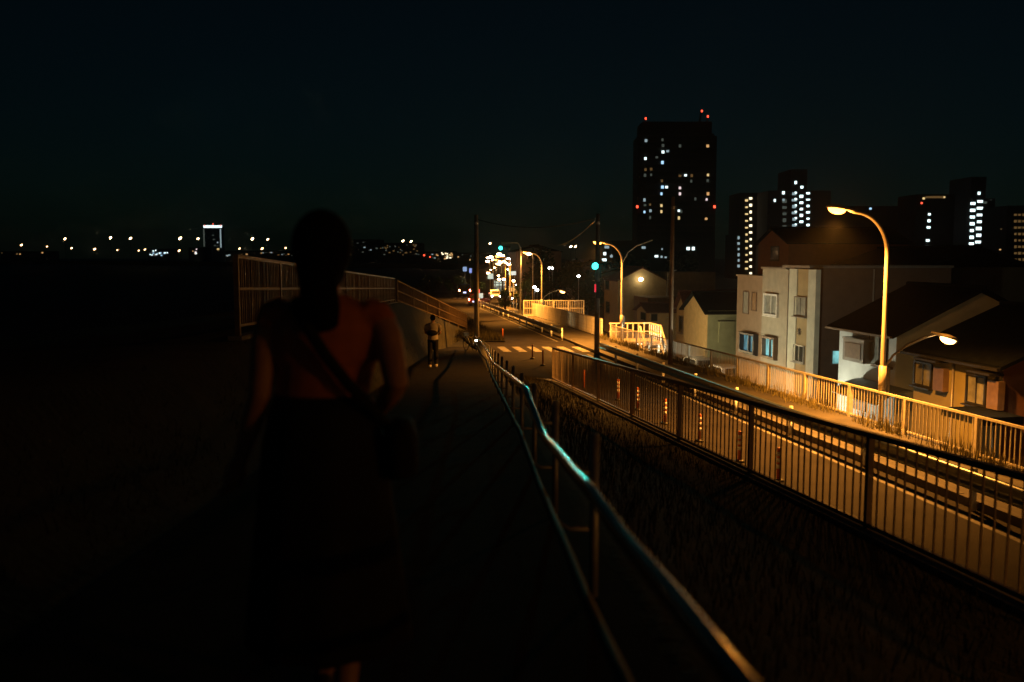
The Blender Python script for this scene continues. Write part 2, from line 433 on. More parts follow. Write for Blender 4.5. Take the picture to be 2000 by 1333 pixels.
# ------------------------------------------------------------------ guardrail
def guardrail(label, a, d0, d1, step=3.97):
    t = thing('guardrail', label, 'guardrail', R(a, d0), 0)
    o = R(a, d0)
    prof = [(0, .78), (-.03, .765), (-.075, .74), (-.075, .70), (-.03, .66), (-.02, .60), (-.03, .54), (-.075, .50), (-.075, .46), (-.03, .43), (0, .42)]
    rows = []
    n = int((d1 - d0) / 2)
    for i in range(n + 1):
        d = d0 + (d1 - d0) * i / n
        rows.append([R(a + x, d, z) - o for x, z in prof])
    b = MB().sheet(rows).build('beam', M_galvrail, t, smooth=True)
    sd = b.modifiers.new('s', 'SOLIDIFY'); sd.thickness = 0.012
    pm_ = MB().tube([(0, 0, -0.3), (0, 0, 0.80)], 0.057, 12).mesh('post', M_white, True)
    rf = MB().tube([(0, 0, 0.06), (0, 0, 0.40)], 0.0605, 12).mesh('reflective_sleeve', M_reflect, True)
    cp = MB().ell((0, 0, 0.80), (0.06, 0.06, 0.03), 12, 5).mesh('cap', M_white, True)
    d = d0 + 0.4; 
    while d < d1:
        p = inst('post', pm_, t, R(a + 0.07, d, 0.0) - o)
        inst('reflective_sleeve', rf, p); inst('cap', cp, p)
        d += step
    # end sleeve
    MB().tube([R(a, d1, 0.42) - o, R(a, d1 + 0.12, 0.60) - o, R(a, d1, 0.78) - o], 0.03, 8).build('end_cap', M_galvrail, t, smooth=True)
    return t
M_galvrail = mat('guardrail_steel', (0.10, 0.12, 0.12), 0.32, 0.6, var=0.2, scale=5)
M_reflect = mat('white_sleeve', (0.80, 0.86, 0.95), 0.3, var=0.05)
guardrail('long steel guardrail with white post sleeves between the road and the cream fence', 11.02, 4.55, 47.6)
guardrail('steel guardrail curving away beyond the crossing below the white fence', 11.02, 58.6, 116)

# ------------------------------------------------------------------ flexible delineators
def delineator(a, d, label, white=True):
    t = thing('delineator', label, 'delineator', R(a, d, 0.0), TH, 'orange delineator posts on the lane line')
    MB().tube([(0, 0, 0), (0, 0, 0.05), (0, 0, 0.07)], [0.13, 0.12, 0.045], 12).build('base', M_dark, t, smooth=True)
    MB().tube([(0, 0, 0.05), (0, 0, 0.74), (0, 0, 0.76)], [0.042, 0.042, 0.03], 12).build('tube', M_orange, t, smooth=True)
    if white:
        for z in (0.30, 0.44, 0.58): MB().tube([(0, 0, z), (0, 0, z + 0.09)], 0.0455, 12).build('reflective_band', M_reflect, t, smooth=True)
M_orange = mat('orange_urethane', (0.55, 0.13, 0.03), 0.5, var=0.12)
for i, d in enumerate((19.2, 21.2, 23.8, 26.6, 29.3, 31.6)):
    delineator(8.35 - 0.08 * i, d, 'orange delineator post with three white bands seen through the brown fence')
for d, a in ((34.5, 7.35), (43.2, 7.2), (46.5, 7.2), (59.3, 7.2)):
    delineator(a, d, 'plain orange delineator post standing near the zebra crossing', False)

# ------------------------------------------------------------------ utility poles, signals and cable
M_upole = mat('utility_pole_concrete', (0.13, 0.12, 0.105), 0.8, var=0.25, scale=3)
def utility_pole(p, H, label, r=0.15, lean=0.0, m=None):
    t = thing('utility_pole', label, 'utility pole', p)
    MB().tube([(0, 0, -0.3), (lean * 0.5, 0, H / 2), (lean, 0, H)], [r, r * 0.88, r * 0.72], 14).build('shaft', m or M_upole, t, smooth=True)
    for k in range(8):
        z = 1.8 + k * 0.45
        if z < H - 0.8: MB().tube([(-r - 0.12 if k % 2 else r * .8, 0, z), (-r * .8 if k % 2 else r + 0.12, 0, z)], 0.009, 6).build('step_bolt', M_galvdull, t)
    MB().tube([(lean, 0, H - 0.55), (lean, 0, H - 0.47)], r * 0.82, 12).build('band', M_galvdull, t, smooth=True)
    MB().box((lean + 0.02, -r - 0.02, H - 0.5), (0.10, 0.12, 0.14)).build('bracket', M_galvdull, t)
    return t
pA = at(931, 668, 54); topA = at(931, 420, 54)
utility_pole(pA, topA.z - pA.z, 'dark utility pole at the foot of the path holding one cable end', 0.16)
topB = at(1168, 418, 49.5); pB = Vector((topB.x, 49.5, rz_(49.5)))
utility_pole(pB, topB.z - pB.z, 'dark utility pole carrying the traffic signal beside the guardrail end', 0.15, topB.x - pB.x)
pC = Vector((at(1311, 600, 42.6).x, 42.6, rz_(42.6) + 0.12))
utility_pole(pC, at(1312, 385, 42.6).z - pC.z, 'pole coloured lamp-lit brown in front of the gabled houses by the cream fence', 0.115, m=mat('lamp_lit_pole', (0.34, 0.24, 0.15), 0.5, 0.2, var=0.15, scale=3))  # warm brown puts the lamp light on this pole into its colour
ca, cb = Vector((pA.x, 54, topA.z - 0.25)), Vector((topB.x, 49.5, topB.z - 0.2))
pts = [ca.lerp(cb, i / 24) - Vector((0, 0, 0.95 * 4 * (i / 24) * (1 - i / 24) * 0.55)) for i in range(25)]
tag(MB().tube(pts, 0.022, 6).build('overhead_cable', M_dark, smooth=True), 'sagging black cable strung between the two utility poles', 'cable')
ca = Vector((topB.x, 49.5, topB.z - 0.2)); cb = R(19, 110, 8.0)
pts = [ca.lerp(cb, i / 20) - Vector((0, 0, 3.2 * (i / 20) * (1 - i / 20))) for i in range(21)]
tag(MB().tube(pts, 0.015, 6).build('overhead_cable', M_dark, smooth=True), 'thin black cable running from the signal pole back over the houses', 'cable')

M_green = emit('signal_green', (0.06, 1.0, 0.88), 3.2)
M_red = emit('signal_red', (1.0, 0.03, 0.06), 0.8)
M_lensoff = mat('unlit_lens', (0.03, 0.02, 0.02), 0.2)
def signal(t, p, lit=0, m=None, watts=520.0):
    """horizontal three-lens head facing the camera side, green at the left"""
    h = MB().box((0, 0, 0), (1.15, 0.14, 0.42)).build('signal_head', M_dark, t, loc=p)
    for k in range(3):
        x = -0.36 + 0.36 * k
        l = MB().ell((x, -0.075, 0), (0.19, 0.07, 0.19), 20, 10); l.build('lens', m if k == lit else M_lensoff, h, smooth=True)
        vs = []
        rows = []
        for dy, r in ((-0.07, 0.20), (-0.30, 0.20)):
            rows.append([(x + r * math.cos(q), dy, r * math.sin(q)) for q in [math.pi * (-0.12 + 1.24 * j / 12) for j in range(13)]])
        v = MB().sheet(rows).build('visor', M_dark, h, smooth=True)
        v.modifiers.new('s', 'SOLIDIFY').thickness = 0.008
    ld = bpy.data.lights.new('signal_light', 'SPOT'); ld.energy = watts; ld.color = (0.03, 1.0, 0.80); ld.spot_size = rad(26); ld.spot_blend = 0.6; ld.shadow_soft_size = 0.15
    lo = bpy.data.objects.new('signal_light', ld); C.objects.link(lo); lo.parent = t; lo.location = Vector(p) + Vector((-0.36, -0.32, 0)); lo.rotation_euler = (rad(84), 0, math.pi)
    return h
s1p = at(1162, 520, 49.1)
t = thing('traffic_signal', 'traffic signal with green light on the pole beside the guardrail end', 'traffic signal', (pB.x + 0.16, 49.3, pB.z + 4.2))
off = Vector(t.location)
signal(t, s1p - off + Vector((0.36, 0, 0)), 0, M_green)
MB().tube([(0, 0.05, 0), (0, 0, s1p.z - off.z + 0.0)], 0.04, 8).build('bracket', M_dark, t)
t = thing('pedestrian_signal', 'narrow pedestrian signal seen edge-on with a red glow on the signal pole', 'pedestrian signal', at(1163, 567, 49.2))
MB().box((0.12, 0.05, 0), (0.22, 0.30, 0.9)).build('housing', M_dark, t)
MB().box((-0.01, 0.0, 0.10), (0.07, 0.24, 0.42)).build('red_lens', M_red, t)
s2p = at(978, 485, 84)
t = thing('traffic_signal', 'traffic signal with green light on a far arm over the road', 'traffic signal', R(11.9, 84.3, 0))
off = Vector(t.location)
MB().tube([(0, 0, -.3), (0, 0, s2p.z - off.z + 0.1), (-0.25, 0, s2p.z - off.z + 0.5), (s2p.x - off.x, 0, s2p.z - off.z + 0.5)], [0.1, 0.08, 0.07, 0.05], 10).build('mast', M_galvdull, t, smooth=True)
signal(t, s2p - off + Vector((0.36, -0.2, 0)), 0, emit('signal_green_far', (0.06, 1.0, 0.88), 3.2))
MB().box((s2p.x - off.x, -0.1, s2p.z - off.z + 0.35), (0.06, 0.1, 0.4)).build('hanger', M_dark, t)


# ------------------------------------------------------------------ houses on the lower street
M_tile = mat('dark_roof_tile', (0.010, 0.012, 0.014), 0.95, spec=0.02, var=0.3, scale=5)
M_redroof = mat('dull_red_roof', (0.10, 0.035, 0.022), 0.7, var=0.3, scale=4)
M_curtain = mat('curtained_glass', (0.26, 0.27, 0.24), 0.35, var=0.35, scale=3)
M_shutter = mat('brown_shutter', (0.17, 0.11, 0.07), 0.5, var=0.2, scale=5)
M_litblue = emit('lit_room_blue', (0.16, 0.48, 0.60), 0.75, pattern=0.9, pscale=7)
M_litcyan = emit('lit_room_cyan', (0.30, 0.80, 0.80), 0.85, pattern=0.55, pscale=6)
def wallmat(nm, col, sc_=2.0): return mat(nm, col, 0.85, var=0.12, scale=sc_, bump=0.25, bscale=20)

class House:
    """road-aligned local frame: x away from the road, y along the road (0 = nearest end), facade at x=0"""
    def __init__(s, name, label, a, d0, cat='house'):
        s.a = a; s.d0 = d0; p = R(a, d0); s.o = Vector((p.x, p.y, ZG))
        s.t = thing(name, label, cat, s.o, TH)
        s.W = Matrix.Translation(s.o) @ Matrix.Rotation(TH, 4, 'Z'); s.I = s.W.inverted()
    def front(s, px, py, dx=0.0):
        """local (y,z) of the facade point seen at that photograph pixel"""
        o = s.I @ Vector((0, 0, 0)); q = s.I @ at(px, py, 10.0); v = q - o
        k = (dx - o.x) / v.x; r = o + v * k
        return r.y, r.z
    def end(s, px, py, yy=0.0):
        o = s.I @ Vector((0, 0, 0)); q = s.I @ at(px, py, 10.0); v = q - o
        k = (yy - o.y) / v.y; r = o + v * k
        return r.x, r.z
    def box(s, nm, x0, x1, y0, y1, z0, z1, m, parent=None):
        return MB().box(((x0 + x1) / 2, (y0 + y1) / 2, (z0 + z1) / 2), (x1 - x0, y1 - y0, z1 - z0)).build(nm, m, parent or s.t)
    def window(s, px0, py0, px1, py1, glass=None, frame=None, x=0.0, fw=0.06, proud=0.06, sill=True, split=1, nm='window'):
        y1, zt = s.front(px0, py0, x); y0, zb = s.front(px1, py1, x)
        yc = (y0 + y1) / 2
        _, zt = s.front((px0 + px1) / 2, py0, x); _, zb = s.front((px0 + px1) / 2, py1, x)
        return s.win(x, y0, y1, zb, zt, glass, frame, fw, proud, sill, split, nm)
    def win(s, x, y0, y1, zb, zt, glass=None, frame=None, fw=0.06, proud=0.06, sill=True, split=1, nm='window'):
        m = MB()
        for (a0, a1, b0, b1) in ((y0 - fw, y0, zb - fw, zt + fw), (y1, y1 + fw, zb - fw, zt + fw), (y0, y1, zt, zt + fw), (y0, y1, zb - fw, zb)):
            m.box((x - proud / 2 + 0.01, (a0 + a1) / 2, (b0 + b1) / 2), (proud + 0.02, a1 - a0, b1 - b0))
        for k in range(1, split + 1):
            if split > 0:
                yy = y0 + (y1 - y0) * k / (split + 1); m.box((x - proud * 0.3, yy, (zb + zt) / 2), (proud * 0.5, 0.05, zt - zb))
        f = m.build(nm, frame or M_frame, s.t)
        MB().box((x - 0.008, (y0 + y1) / 2, (zb + zt) / 2), (0.03, y1 - y0, zt - zb)).build('pane', glass or M_glass, f)
        if sill: MB().box((x - 0.09, (y0 + y1) / 2, zb - fw - 0.03), (0.2, y1 - y0 + 0.24, 0.05)).build('sill', frame or M_frame, f)
        return f
    def gable_roof(s, x0, x1, y0, y1, ze, zr, m, over=0.45, along='y', th=0.12, corr=False, wm=None):
        """ridge along local y (parallel to the road) or along x (gable to the road)"""
        mb = MB()
        if along == 'y':
            xm = (x0 + x1) / 2; sl = (zr - ze) / (xm - x0)
            n = max(2, int((y1 - y0 + 2 * over) / 0.14)) if corr else 1
            for sg in (-1, 1):
                xe = (x0 - over) if sg < 0 else (x1 + over); zee = ze - over * sl
                rows = []
                for i in range(n * 2 + 1):
                    y = y0 - over + (y1 - y0 + 2 * over) * i / (2 * n); b = 0.035 * (i % 2) if corr else 0
                    rows.append([(xe, y, zee + b), (xm, y, zr + b)])
                mb.sheet(rows); mb.sheet([[(p[0], p[1], p[2] - th) for p in r] for r in rows])
                mb.quad((xe, y0 - over, zee), (xe, y1 + over, zee), (xe, y1 + over, zee - th), (xe, y0 - over, zee - th))
                for yy in (y0 - over, y1 + over): mb.quad((xe, yy, zee), (xm, yy, zr), (xm, yy, zr - th), (xe, yy, zee - th))
            r = mb.build('roof', m, s.t)
            if wm:
                for yy in (y0, y1): MB().add([(x0, yy, ze - .02), (x1, yy, ze - .02), (xm, yy, zr - th - .02)], [(0, 1, 2)]).build('gable', wm, s.t)
            MB().tube([(xm, y0 - over, zr + 0.04), (xm, y1 + over, zr + 0.04)], 0.09, 8).build('ridge', m, r)
        else:
            ym = (y0 + y1) / 2; sl = (zr - ze) / (ym - y0)
            for sg in (-1, 1):
                ye = (y0 - over) if sg < 0 else (y1 + over); zee = ze - over * sl
                A = [(x0 - over, ye, zee), (x1 + over, ye, zee), (x1 + over, ym, zr), (x0 - over, ym, zr)]
                B = [(p[0], p[1], p[2] - th) for p in A]
                mb.add(A + B, [(0, 1, 2, 3), (7, 6, 5, 4), (0, 4, 5, 1), (1, 5, 6, 2), (3, 2, 6, 7), (0, 3, 7, 4)])
            r = mb.build('roof', m, s.t)
            if wm:
                for xx in (x0, x1): MB().add([(xx, y0, ze - .02), (xx, y1, ze - .02), (xx, ym, zr - th - .02)], [(0, 1, 2)]).build('gable', wm, s.t)
            MB().tube([(x0 - over, ym, zr + 0.03), (x1 + over, ym, zr + 0.03)], 0.07, 8).build('ridge', m, r)
        return r

# --- three storey house in three strips
Mbrick = wallmat('brown_brick_facing', (0.34, 0.235, 0.15)); Mgrey = wallmat('grey_beige_render', (0.42, 0.37, 0.28))
Mstrip = wallmat('pale_render', (0.64, 0.64, 0.53)); Mtan = wallmat('tan_panel', (0.44, 0.33, 0.17)); Mend = wallmat('dark_brown_siding', (0.13, 0.08, 0.055))
H = House('three_storey_house', 'narrow three storey house in brown, grey and striped cream strips with lit lower windows', 24.0, 51.2)
yA0, _ = H.front(1488, 600); yA1, _ = H.front(1436, 600); yB0, _ = H.front(1538, 600); yC1, _ = H.front(1541, 600)
zA = H.front(1460, 541)[1]; zB = H.front(1512, 526)[1]; zC = H.front(1566, 522)[1]
H.box('wall', 0.12, 8, yA0, yA1, 0, zA, Mbrick); H.box('wall', 0.0, 8.0, yB0, yA0 - 0.004, 0, zB, Mgrey)
H.box('wall', 0.05, 8.4, 0.0, yB0 - 0.004, 0, zC - 0.05, Mend)
ya, _ = H.front(1592, 600, -0.25); yb, _ = H.front(1577, 600, -0.25); yc_, _ = H.front(1555, 600, -0.25); yd, _ = H.front(1540, 600, -0.25)
H.box('pale_strip', -0.25, 0.04, ya, yb, 0, zC - 0.12, Mstrip); H.box('pale_strip', -0.25, 0.04, yc_, yd, 0, zC - 0.12, Mstrip)
H.box('tan_panel', -0.20, 0.04, yb + .003, yc_ - .003, 0, zC - 0.12, Mtan)
H.box('cornice', -0.35, 8.5, -0.1, yB0 + 0.1, zC - 0.05 + .004, zC + 0.1, M_frame)
H.box('cornice', -0.12, 8.1, yB0 + .11, yA0 + 0.05, zB + .004, zB + 0.12, M_frame)
H.box('cornice', 0.02, 8.1, yA0 + .06, yA1 + 0.1, zA + .004, zA + 0.12, Mbrick)
M_dimamber = mat('amber_blind', (0.30, 0.17, 0.08), 0.6, var=0.3, scale=3)
H.window(1453, 571, 1462, 612, M_curtain, M_shutter, 0.12, split=0, sill=False); H.window(1470, 573, 1477, 606, M_dimamber, M_shutter, 0.12, split=0, sill=False)
H.window(1454, 655, 1479, 686, M_litblue, M_dark, 0.12, fw=0.16, proud=0.35, split=1)
f_ = H.window(1496, 578, 1519, 614, M_curtain, M_white, 0.0, fw=0.12, proud=0.14)
H.window(1497, 662, 1517, 696, M_litcyan, M_shutter, 0.0, fw=0.14, proud=0.30, split=1)
H.window(1554, 582, 1574, 617, M_curtain, M_frame, -0.20, fw=0.06, proud=0.08); H.window(1552, 676, 1570, 706, M_glass, M_frame, -0.20, fw=0.06, proud=0.08)
y, z = H.front(1562, 648, -0.2)
orn = MB()
for k in range(4): orn.bar((-0.24, y + 0.28 * math.cos(k * math.pi / 4), z + 0.28 * math.sin(k * math.pi / 4) * .8), (-0.24, y - 0.28 * math.cos(k * math.pi / 4), z - 0.28 * math.sin(k * math.pi / 4) * .8), 0.035, 0.035)
orn.build('wall_ornament', M_dark, H.t)
x0, zt = H.end(1624, 684); x1, zb = H.end(1643, 712)
m = MB().box(((x0 + x1) / 2, -0.03, (zt + zb) / 2), (x1 - x0, 0.06, zt - zb)).build('end_window', M_frame, H.t)
MB().box(((x0 + x1) / 2, -0.065, (zt + zb) / 2), (x1 - x0 - .12, 0.02, zt - zb - .12)).build('pane', M_litcyan, m)
for (q, r_) in ((1705, 3.0),):
    xx, _ = H.end(q, 560); MB().tube([(xx, -0.08, 0.2), (xx, -0.08, zC - .1)], 0.05, 8).build('drainpipe', M_frame, H.t)

# --- red-brown gabled house behind it
Mred = wallmat('red_brown_siding', (0.20, 0.085, 0.045))
Hb = House('gabled_house', 'tall red-brown gabled house rising behind the three storey house', 34.0, 72.0)
y0, _ = Hb.front(1540, 500); y1, _ = Hb.front(1481, 500)
ze = Hb.front(1540, 472)[1]; zr = Hb.front(1511, 445)[1]
Hb.box('wall', 0, 11, y0, y1, 0, ze, Mred); Hb.gable_roof(0, 11, y0, y1, ze, zr, M_tile, 0.3, 'x', wm=Mred)
Hb.window(1507, 482, 1521, 508, M_glass, M_dark, 0, split=0)
# --- long dark house right of it
Hd = House('dark_house', 'unlit long dark house with a low roof behind the white house', 33.0, 54.0)
ze = Hd.front(1660, 520)[1]; y0, _ = Hd.front(1790, 540); y1, _ = Hd.front(1622, 540)
Hd.box('wall', 0, 8, y0, y1, 0, ze, wallmat('dark_olive_wall', (0.10, 0.085, 0.05))); Hd.gable_roof(0, 8, y0, y1, ze, ze + 1.3, M_tile, 0.5)
for q in (1652, 1682): Hd.window(q, 535, q + 12, 560, M_glass, M_dark, 0, split=0)

# --- white house
Mwhite = wallmat('white_render', (0.62, 0.63, 0.60), 1.2)
H = House('white_house', 'white two storey house with a brown bay shutter and grey awning behind the cream fence', 20.5, 36.6)
y1, _ = H.front(1639, 680); y0 = -0.2; ze = H.front(1690, 636)[1]
H.box('wall', 0, 7, y0, y1, 0, ze, Mwhite); H.gable_roof(0, 7, y0, y1, ze, ze + 1.7, M_tile, 0.42, corr=True, wm=Mwhite)
def boxpx(H, nm, px0, py0, px1, py1, dx, dep, m, parent=None):
    y1, zt = H.front((px0), (py0 + py1) / 2, dx); y0, _ = H.front(px1, (py0 + py1) / 2, dx)
    _, zt = H.front((px0 + px1) / 2, py0, dx); _, zb = H.front((px0 + px1) / 2, py1, dx)
    return MB().box((dx + dep / 2, (y0 + y1) / 2, (zt + zb) / 2), (dep, y1 - y0, zt - zb)).build(nm, m, parent or H.t)
b = boxpx(H, 'bay_shutter', 1646, 665, 1686, 707, -0.40, 0.42, M_frame)
boxpx(H, 'shutter_panel', 1650, 671, 1680, 700, -0.43, 0.025, M_shutter, b)
boxpx(H, 'bay_hood', 1645, 661, 1688, 665, -0.47, 0.5, M_frame, b)
w2 = boxpx(H, 'balcony_door', 1696, 652, 1732, 714, -0.05, 0.07, M_dark)
boxpx(H, 'curtain_pane', 1698, 655, 1716, 712, -0.075, 0.02, M_curtain, w2); boxpx(H, 'dark_pane', 1719, 655, 1730, 712, -0.075, 0.02, M_shutter, w2)
boxpx(H, 'door_sill', 1700, 714, 1733, 719, -0.25, 0.26, M_shutter, w2)
# curved awning
y1a, za = H.front(1641, 752, -1.0); y0a, zb_ = H.front(1738, 765, -1.0)
rows = []
for i in range(9):
    t_ = i / 8; rows.append([(0.02 - 1.5 * t_, y0a + 0.15 * t_, za + 0.30 - 0.55 * t_ ** 2.2), (0.02 - 1.5 * t_, y1a - 0.15 * t_, za + 0.30 - 0.55 * t_ ** 2.2)])
aw = MB().sheet(rows).build('awning', mat('grey_awning', (0.14, 0.17, 0.18), 0.5), H.t); aw.modifiers.new('s', 'SOLIDIFY').thickness = 0.05
boxpx(H, 'ground_door', 1655, 782, 1690, 800, -0.05, 0.06, M_shutter)
H.box('gutter', -0.53, -0.43, y0 - .4, y1 + .4, ze - 0.32, ze - 0.23, M_shutter)

# --- yellow house
Mol = wallmat('olive_yellow_render', (0.33, 0.29, 0.13), 1.0); Mrend = wallmat('terracotta_end', (0.24, 0.11, 0.06))
H = House('yellow_house', 'olive yellow two storey house with shutter boxes and dark roof beyond the lamp', 18.8, 27.6)
y1, _ = H.front(1786, 720); y0, _ = H.front(1957, 750); ze = H.front(1870, 692)[1]
H.box('wall', 0, 7, y0, y1, 0, ze, Mol)
H.box('end_wall', 0.02, 6.98, y0 - 0.05, y0 - 0.004, 0, ze, Mrend)
H.gable_roof(0, 7, y0, y1, ze, ze + 1.5, M_tile, 0.3, corr=True, wm=Mrend)
for (q0, r0, q1, r1, s0, s1) in ((1790, 711, 1819, 752, 1822, 1842), (1893, 736, 1924, 788, 1927, 1949)):
    f_ = H.window(q0, r0, q1, r1, M_curtain, M_dark, 0, fw=0.07, proud=0.08)
    k = (r1 - r0)
    boxpx(H, 'shutter_box', s0, r0 + 8, s1, r1 + 12, -0.22, 0.23, M_shutter)
    boxpx(H, 'window_hood', q0 - 6, r0 - 9, q1 + 8, r0 - 5, -0.5, 0.5, M_dark)
boxpx(H, 'porch_roof', 1838, 806, 1915, 822, -1.4, 1.42, M_tile)
H.box('gutter', -0.41, -0.31, y0 - .3, y1 + .3, ze - 0.26, ze - 0.17, M_dark)
def ac_unit(H, px, py, dx=0.0):
    y, z = H.front(px, py, dx)
    a = MB().box((dx - 0.17, y, z), (0.30, 0.78, 0.56)).build('air_conditioner', M_white, H.t)
    MB().tube([(dx - 0.325, y + .08, z), (dx - 0.335, y + .08, z)], .21, 16).build('fan_grille', M_dark, a)
    for s in (-.3, .3): MB().box((dx - 0.15, y + s, z - .31), (0.32, 0.05, 0.06)).build('bracket', M_frame, a)
def pipe(H, px, z0, z1, dx=0.0):
    y, _ = H.front(px, 700, dx); MB().tube([(dx - 0.06, y, z0), (dx - 0.06, y, z1)], .04, 8).build('drainpipe', M_frame, H.t, smooth=True)
HYH = H
pipe(H, 1952, 0.2, ze - .25); pipe(H, 1866, 0.2, ze - .25)
# --- tan and green gabled house
Mtanw = wallmat('tan_render', (0.52, 0.38, 0.18)); Mgreen = wallmat('sage_render', (0.35, 0.38, 0.23))
H = House('green_house', 'small gabled house with tan front and sage green side wall', 25.0, 71.4)
y0 = 0.0; y1, _ = H.front(1335, 640); ze = H.front(1383, 608)[1]; zr = H.front(1358, 573)[1]
H.box('wall', 0.03, 9, 0.03, y1, 0, ze, Mtanw); H.box('side_wall', 0.06, 9.0, -0.03, 0.025, 0, ze, Mgreen)
H.gable_roof(0.03, 9, 0, y1, ze, zr + .12, M_tile, 0.35, 'x', wm=Mtanw)
x0, zt = H.end(1404, 628); x1, zb = H.end(1432, 668)
m = MB().box(((x0 + x1) / 2, -0.06, (zt + zb) / 2), (x1 - x0, 0.10, zt - zb)).build('shutter_box', Mgreen, H.t)
MB().box(((x0 + x1) / 2, -0.12, zt + .03), (x1 - x0 + .2, 0.25, 0.06)).build('hood', M_dark, m)
# --- low house left of it
H = House('low_house', 'brown low house with a tall window beside the tan gable', 27.0, 84.0)
y0, _ = H.front(1345, 640); y1, _ = H.front(1321, 640); ze = H.front(1333, 602)[1]
H.box('wall', 0, 7, y0, y1, 0, ze, Mtan); H.gable_roof(0, 7, y0, y1, ze, ze + 1.6, M_redroof, 0.4, 'x', wm=Mtan)
H.window(1327, 618, 1334, 650, M_glass, M_shutter, 0, split=0)
H = House('small_gabled_house', 'small orange-lit gabled house with red roof and one dark square window', 26.0, 91.0)
y0 = 0.0; y1, _ = H.front(1244, 640); ze = H.front(1266, 607)[1]; zr = H.front(1256, 592)[1]
H.box('wall', 0, 14, y0, y1, 0, ze, Mtan); H.gable_roof(0, 14, y0, y1, ze, zr, M_redroof, 0.4, 'x', wm=Mtan)
H.window(1252, 611, 1262, 625, M_glass, M_shutter, 0, split=0)
x0, zt = H.end(1271, 613); x1, zb = H.end(1284, 628)
m = MB().box(((x0 + x1) / 2, -0.03, (zt + zb) / 2), (x1 - x0, 0.06, zt - zb)).build('window', M_shutter, H.t)
MB().box(((x0 + x1) / 2, -0.07, (zt + zb) / 2), (x1 - x0 - .12, 0.02, zt - zb - .12)).build('pane', M_glass, m)
H = House('corner_house', 'tall orange-lit corner house with a sloping roofline and a wall lamp', 27.0, 108.0)
y0 = 0.0; y1, _ = H.front(1180, 600); zt = H.front(1197, 522)[1]
H.box('wall', 0, 6, y0, y1, 0, zt - 1.5, Mtan); H.gable_roof(0, 6, y0, y1, zt - 1.5, zt, M_redroof, 0.2, 'y', wm=Mtan)
H.box('lower_wing', 2.0, 13, -6.0, -0.05, 0, zt - 3.4, wallmat('wing_wall', (0.22, 0.16, 0.10)))
H.box('upper_wing', 6.05, 12, -0.5, y1, 0, zt - 0.6, wallmat('upper_wing_wall', (0.26, 0.20, 0.13)))
H.window(1183, 545, 1190, 565, M_glass, M_shutter, 0, split=0); H.window(1184, 590, 1191, 610, M_glass, M_shutter, 0, split=0)
x, z = H.end(1251, 546, -0.6)
wlp = MB().ell((x, -0.75, z), (0.28, 0.16, 0.22), 12, 8).build('wall_lamp', emit('wall_lamp_glow', (1.0, 0.8, 0.45), 25.0, sample=True), H.t, smooth=True)
for (nm, lab, a, d, L, dep, h, c) in (
    ('terrace_house', 'dim brown terrace house behind the cream railing, nearest the corner house', 28, 128, 7, 8, 6.6, (0.20, 0.13, 0.08)),
    ('terrace_house', 'dim flat grey terrace house farther along behind the street lamp', 29, 142, 9, 8, 7.6, (0.16, 0.13, 0.11)),
    ('terrace_house', 'pinkish flat house past the far trees', 24, 176, 12, 9, 10.5, (0.30, 0.19, 0.15))):
    H = House(nm, lab, a, d); H.box('wall', 0, dep, 0, L, 0, h, wallmat('w' + lab[:12].replace(' ', '_'), c)); H.gable_roof(0, dep, 0, L, h, h + 1.2, M_tile, 0.3)
    for k in range(3):
        for zz in (1.2, 4.0): H.win(0.0, 0.8 + k * L / 3.2, 1.9 + k * L / 3.2, zz, zz + 1.2, M_curtain if (k + int(zz)) % 2 else M_glass, M_frame, split=1)

# ------------------------------------------------------------------ cold white lamps of the lower street, glimpsed through the fence
M_led = emit('led_globe', (0.88, 1.0, 0.85), 5.0)
for (a_, d_, lab, en, lc) in ((17.6, 40.5, 'cold white globe lamp of the lower street facing the white house', 800, (1.0, 0.98, 0.72)),
                          (17.9, 55.5, 'white globe lamp of the lower street facing the three storey house', 1500, (1.0, 0.92, 0.60)),
                          (19.0, 69.0, 'warm globe lamp of the lower street facing the green house', 1500, (1.0, 0.70, 0.32))):
    p_ = R(a_, d_); t = thing('globe_lamp', lab, 'street lamp', (p_.x, p_.y, ZG))
    MB().tube([(0, 0, 0), (0, 0, 2.2), (0, 0, 2.6)], [.07, .055, .045], 10).build('pole', M_galvdull, t, smooth=True)
    MB().tube([(0, 0, 2.58), (0, 0, 2.66), (0, 0, 2.7)], [.08, .12, .12], 12).build('collar', M_dark, t, smooth=True)
    MB().ell((0, 0, 2.86), (.19, .19, .19), 14, 10).build('globe', M_led, t, smooth=True)
    MB().tube([(0, 0, 3.03), (0, 0, 3.07), (0, 0, 3.14)], [.22, .20, .04], 14).build('cap', M_dark, t, smooth=True)
    ld = bpy.data.lights.new('lamp_light', 'POINT'); ld.energy = en; ld.color = lc; ld.shadow_soft_size = 0.2
    lo = bpy.data.objects.new('lamp_light', ld); C.objects.link(lo); lo.parent = t; lo.location = (0.0, 0, 2.36)

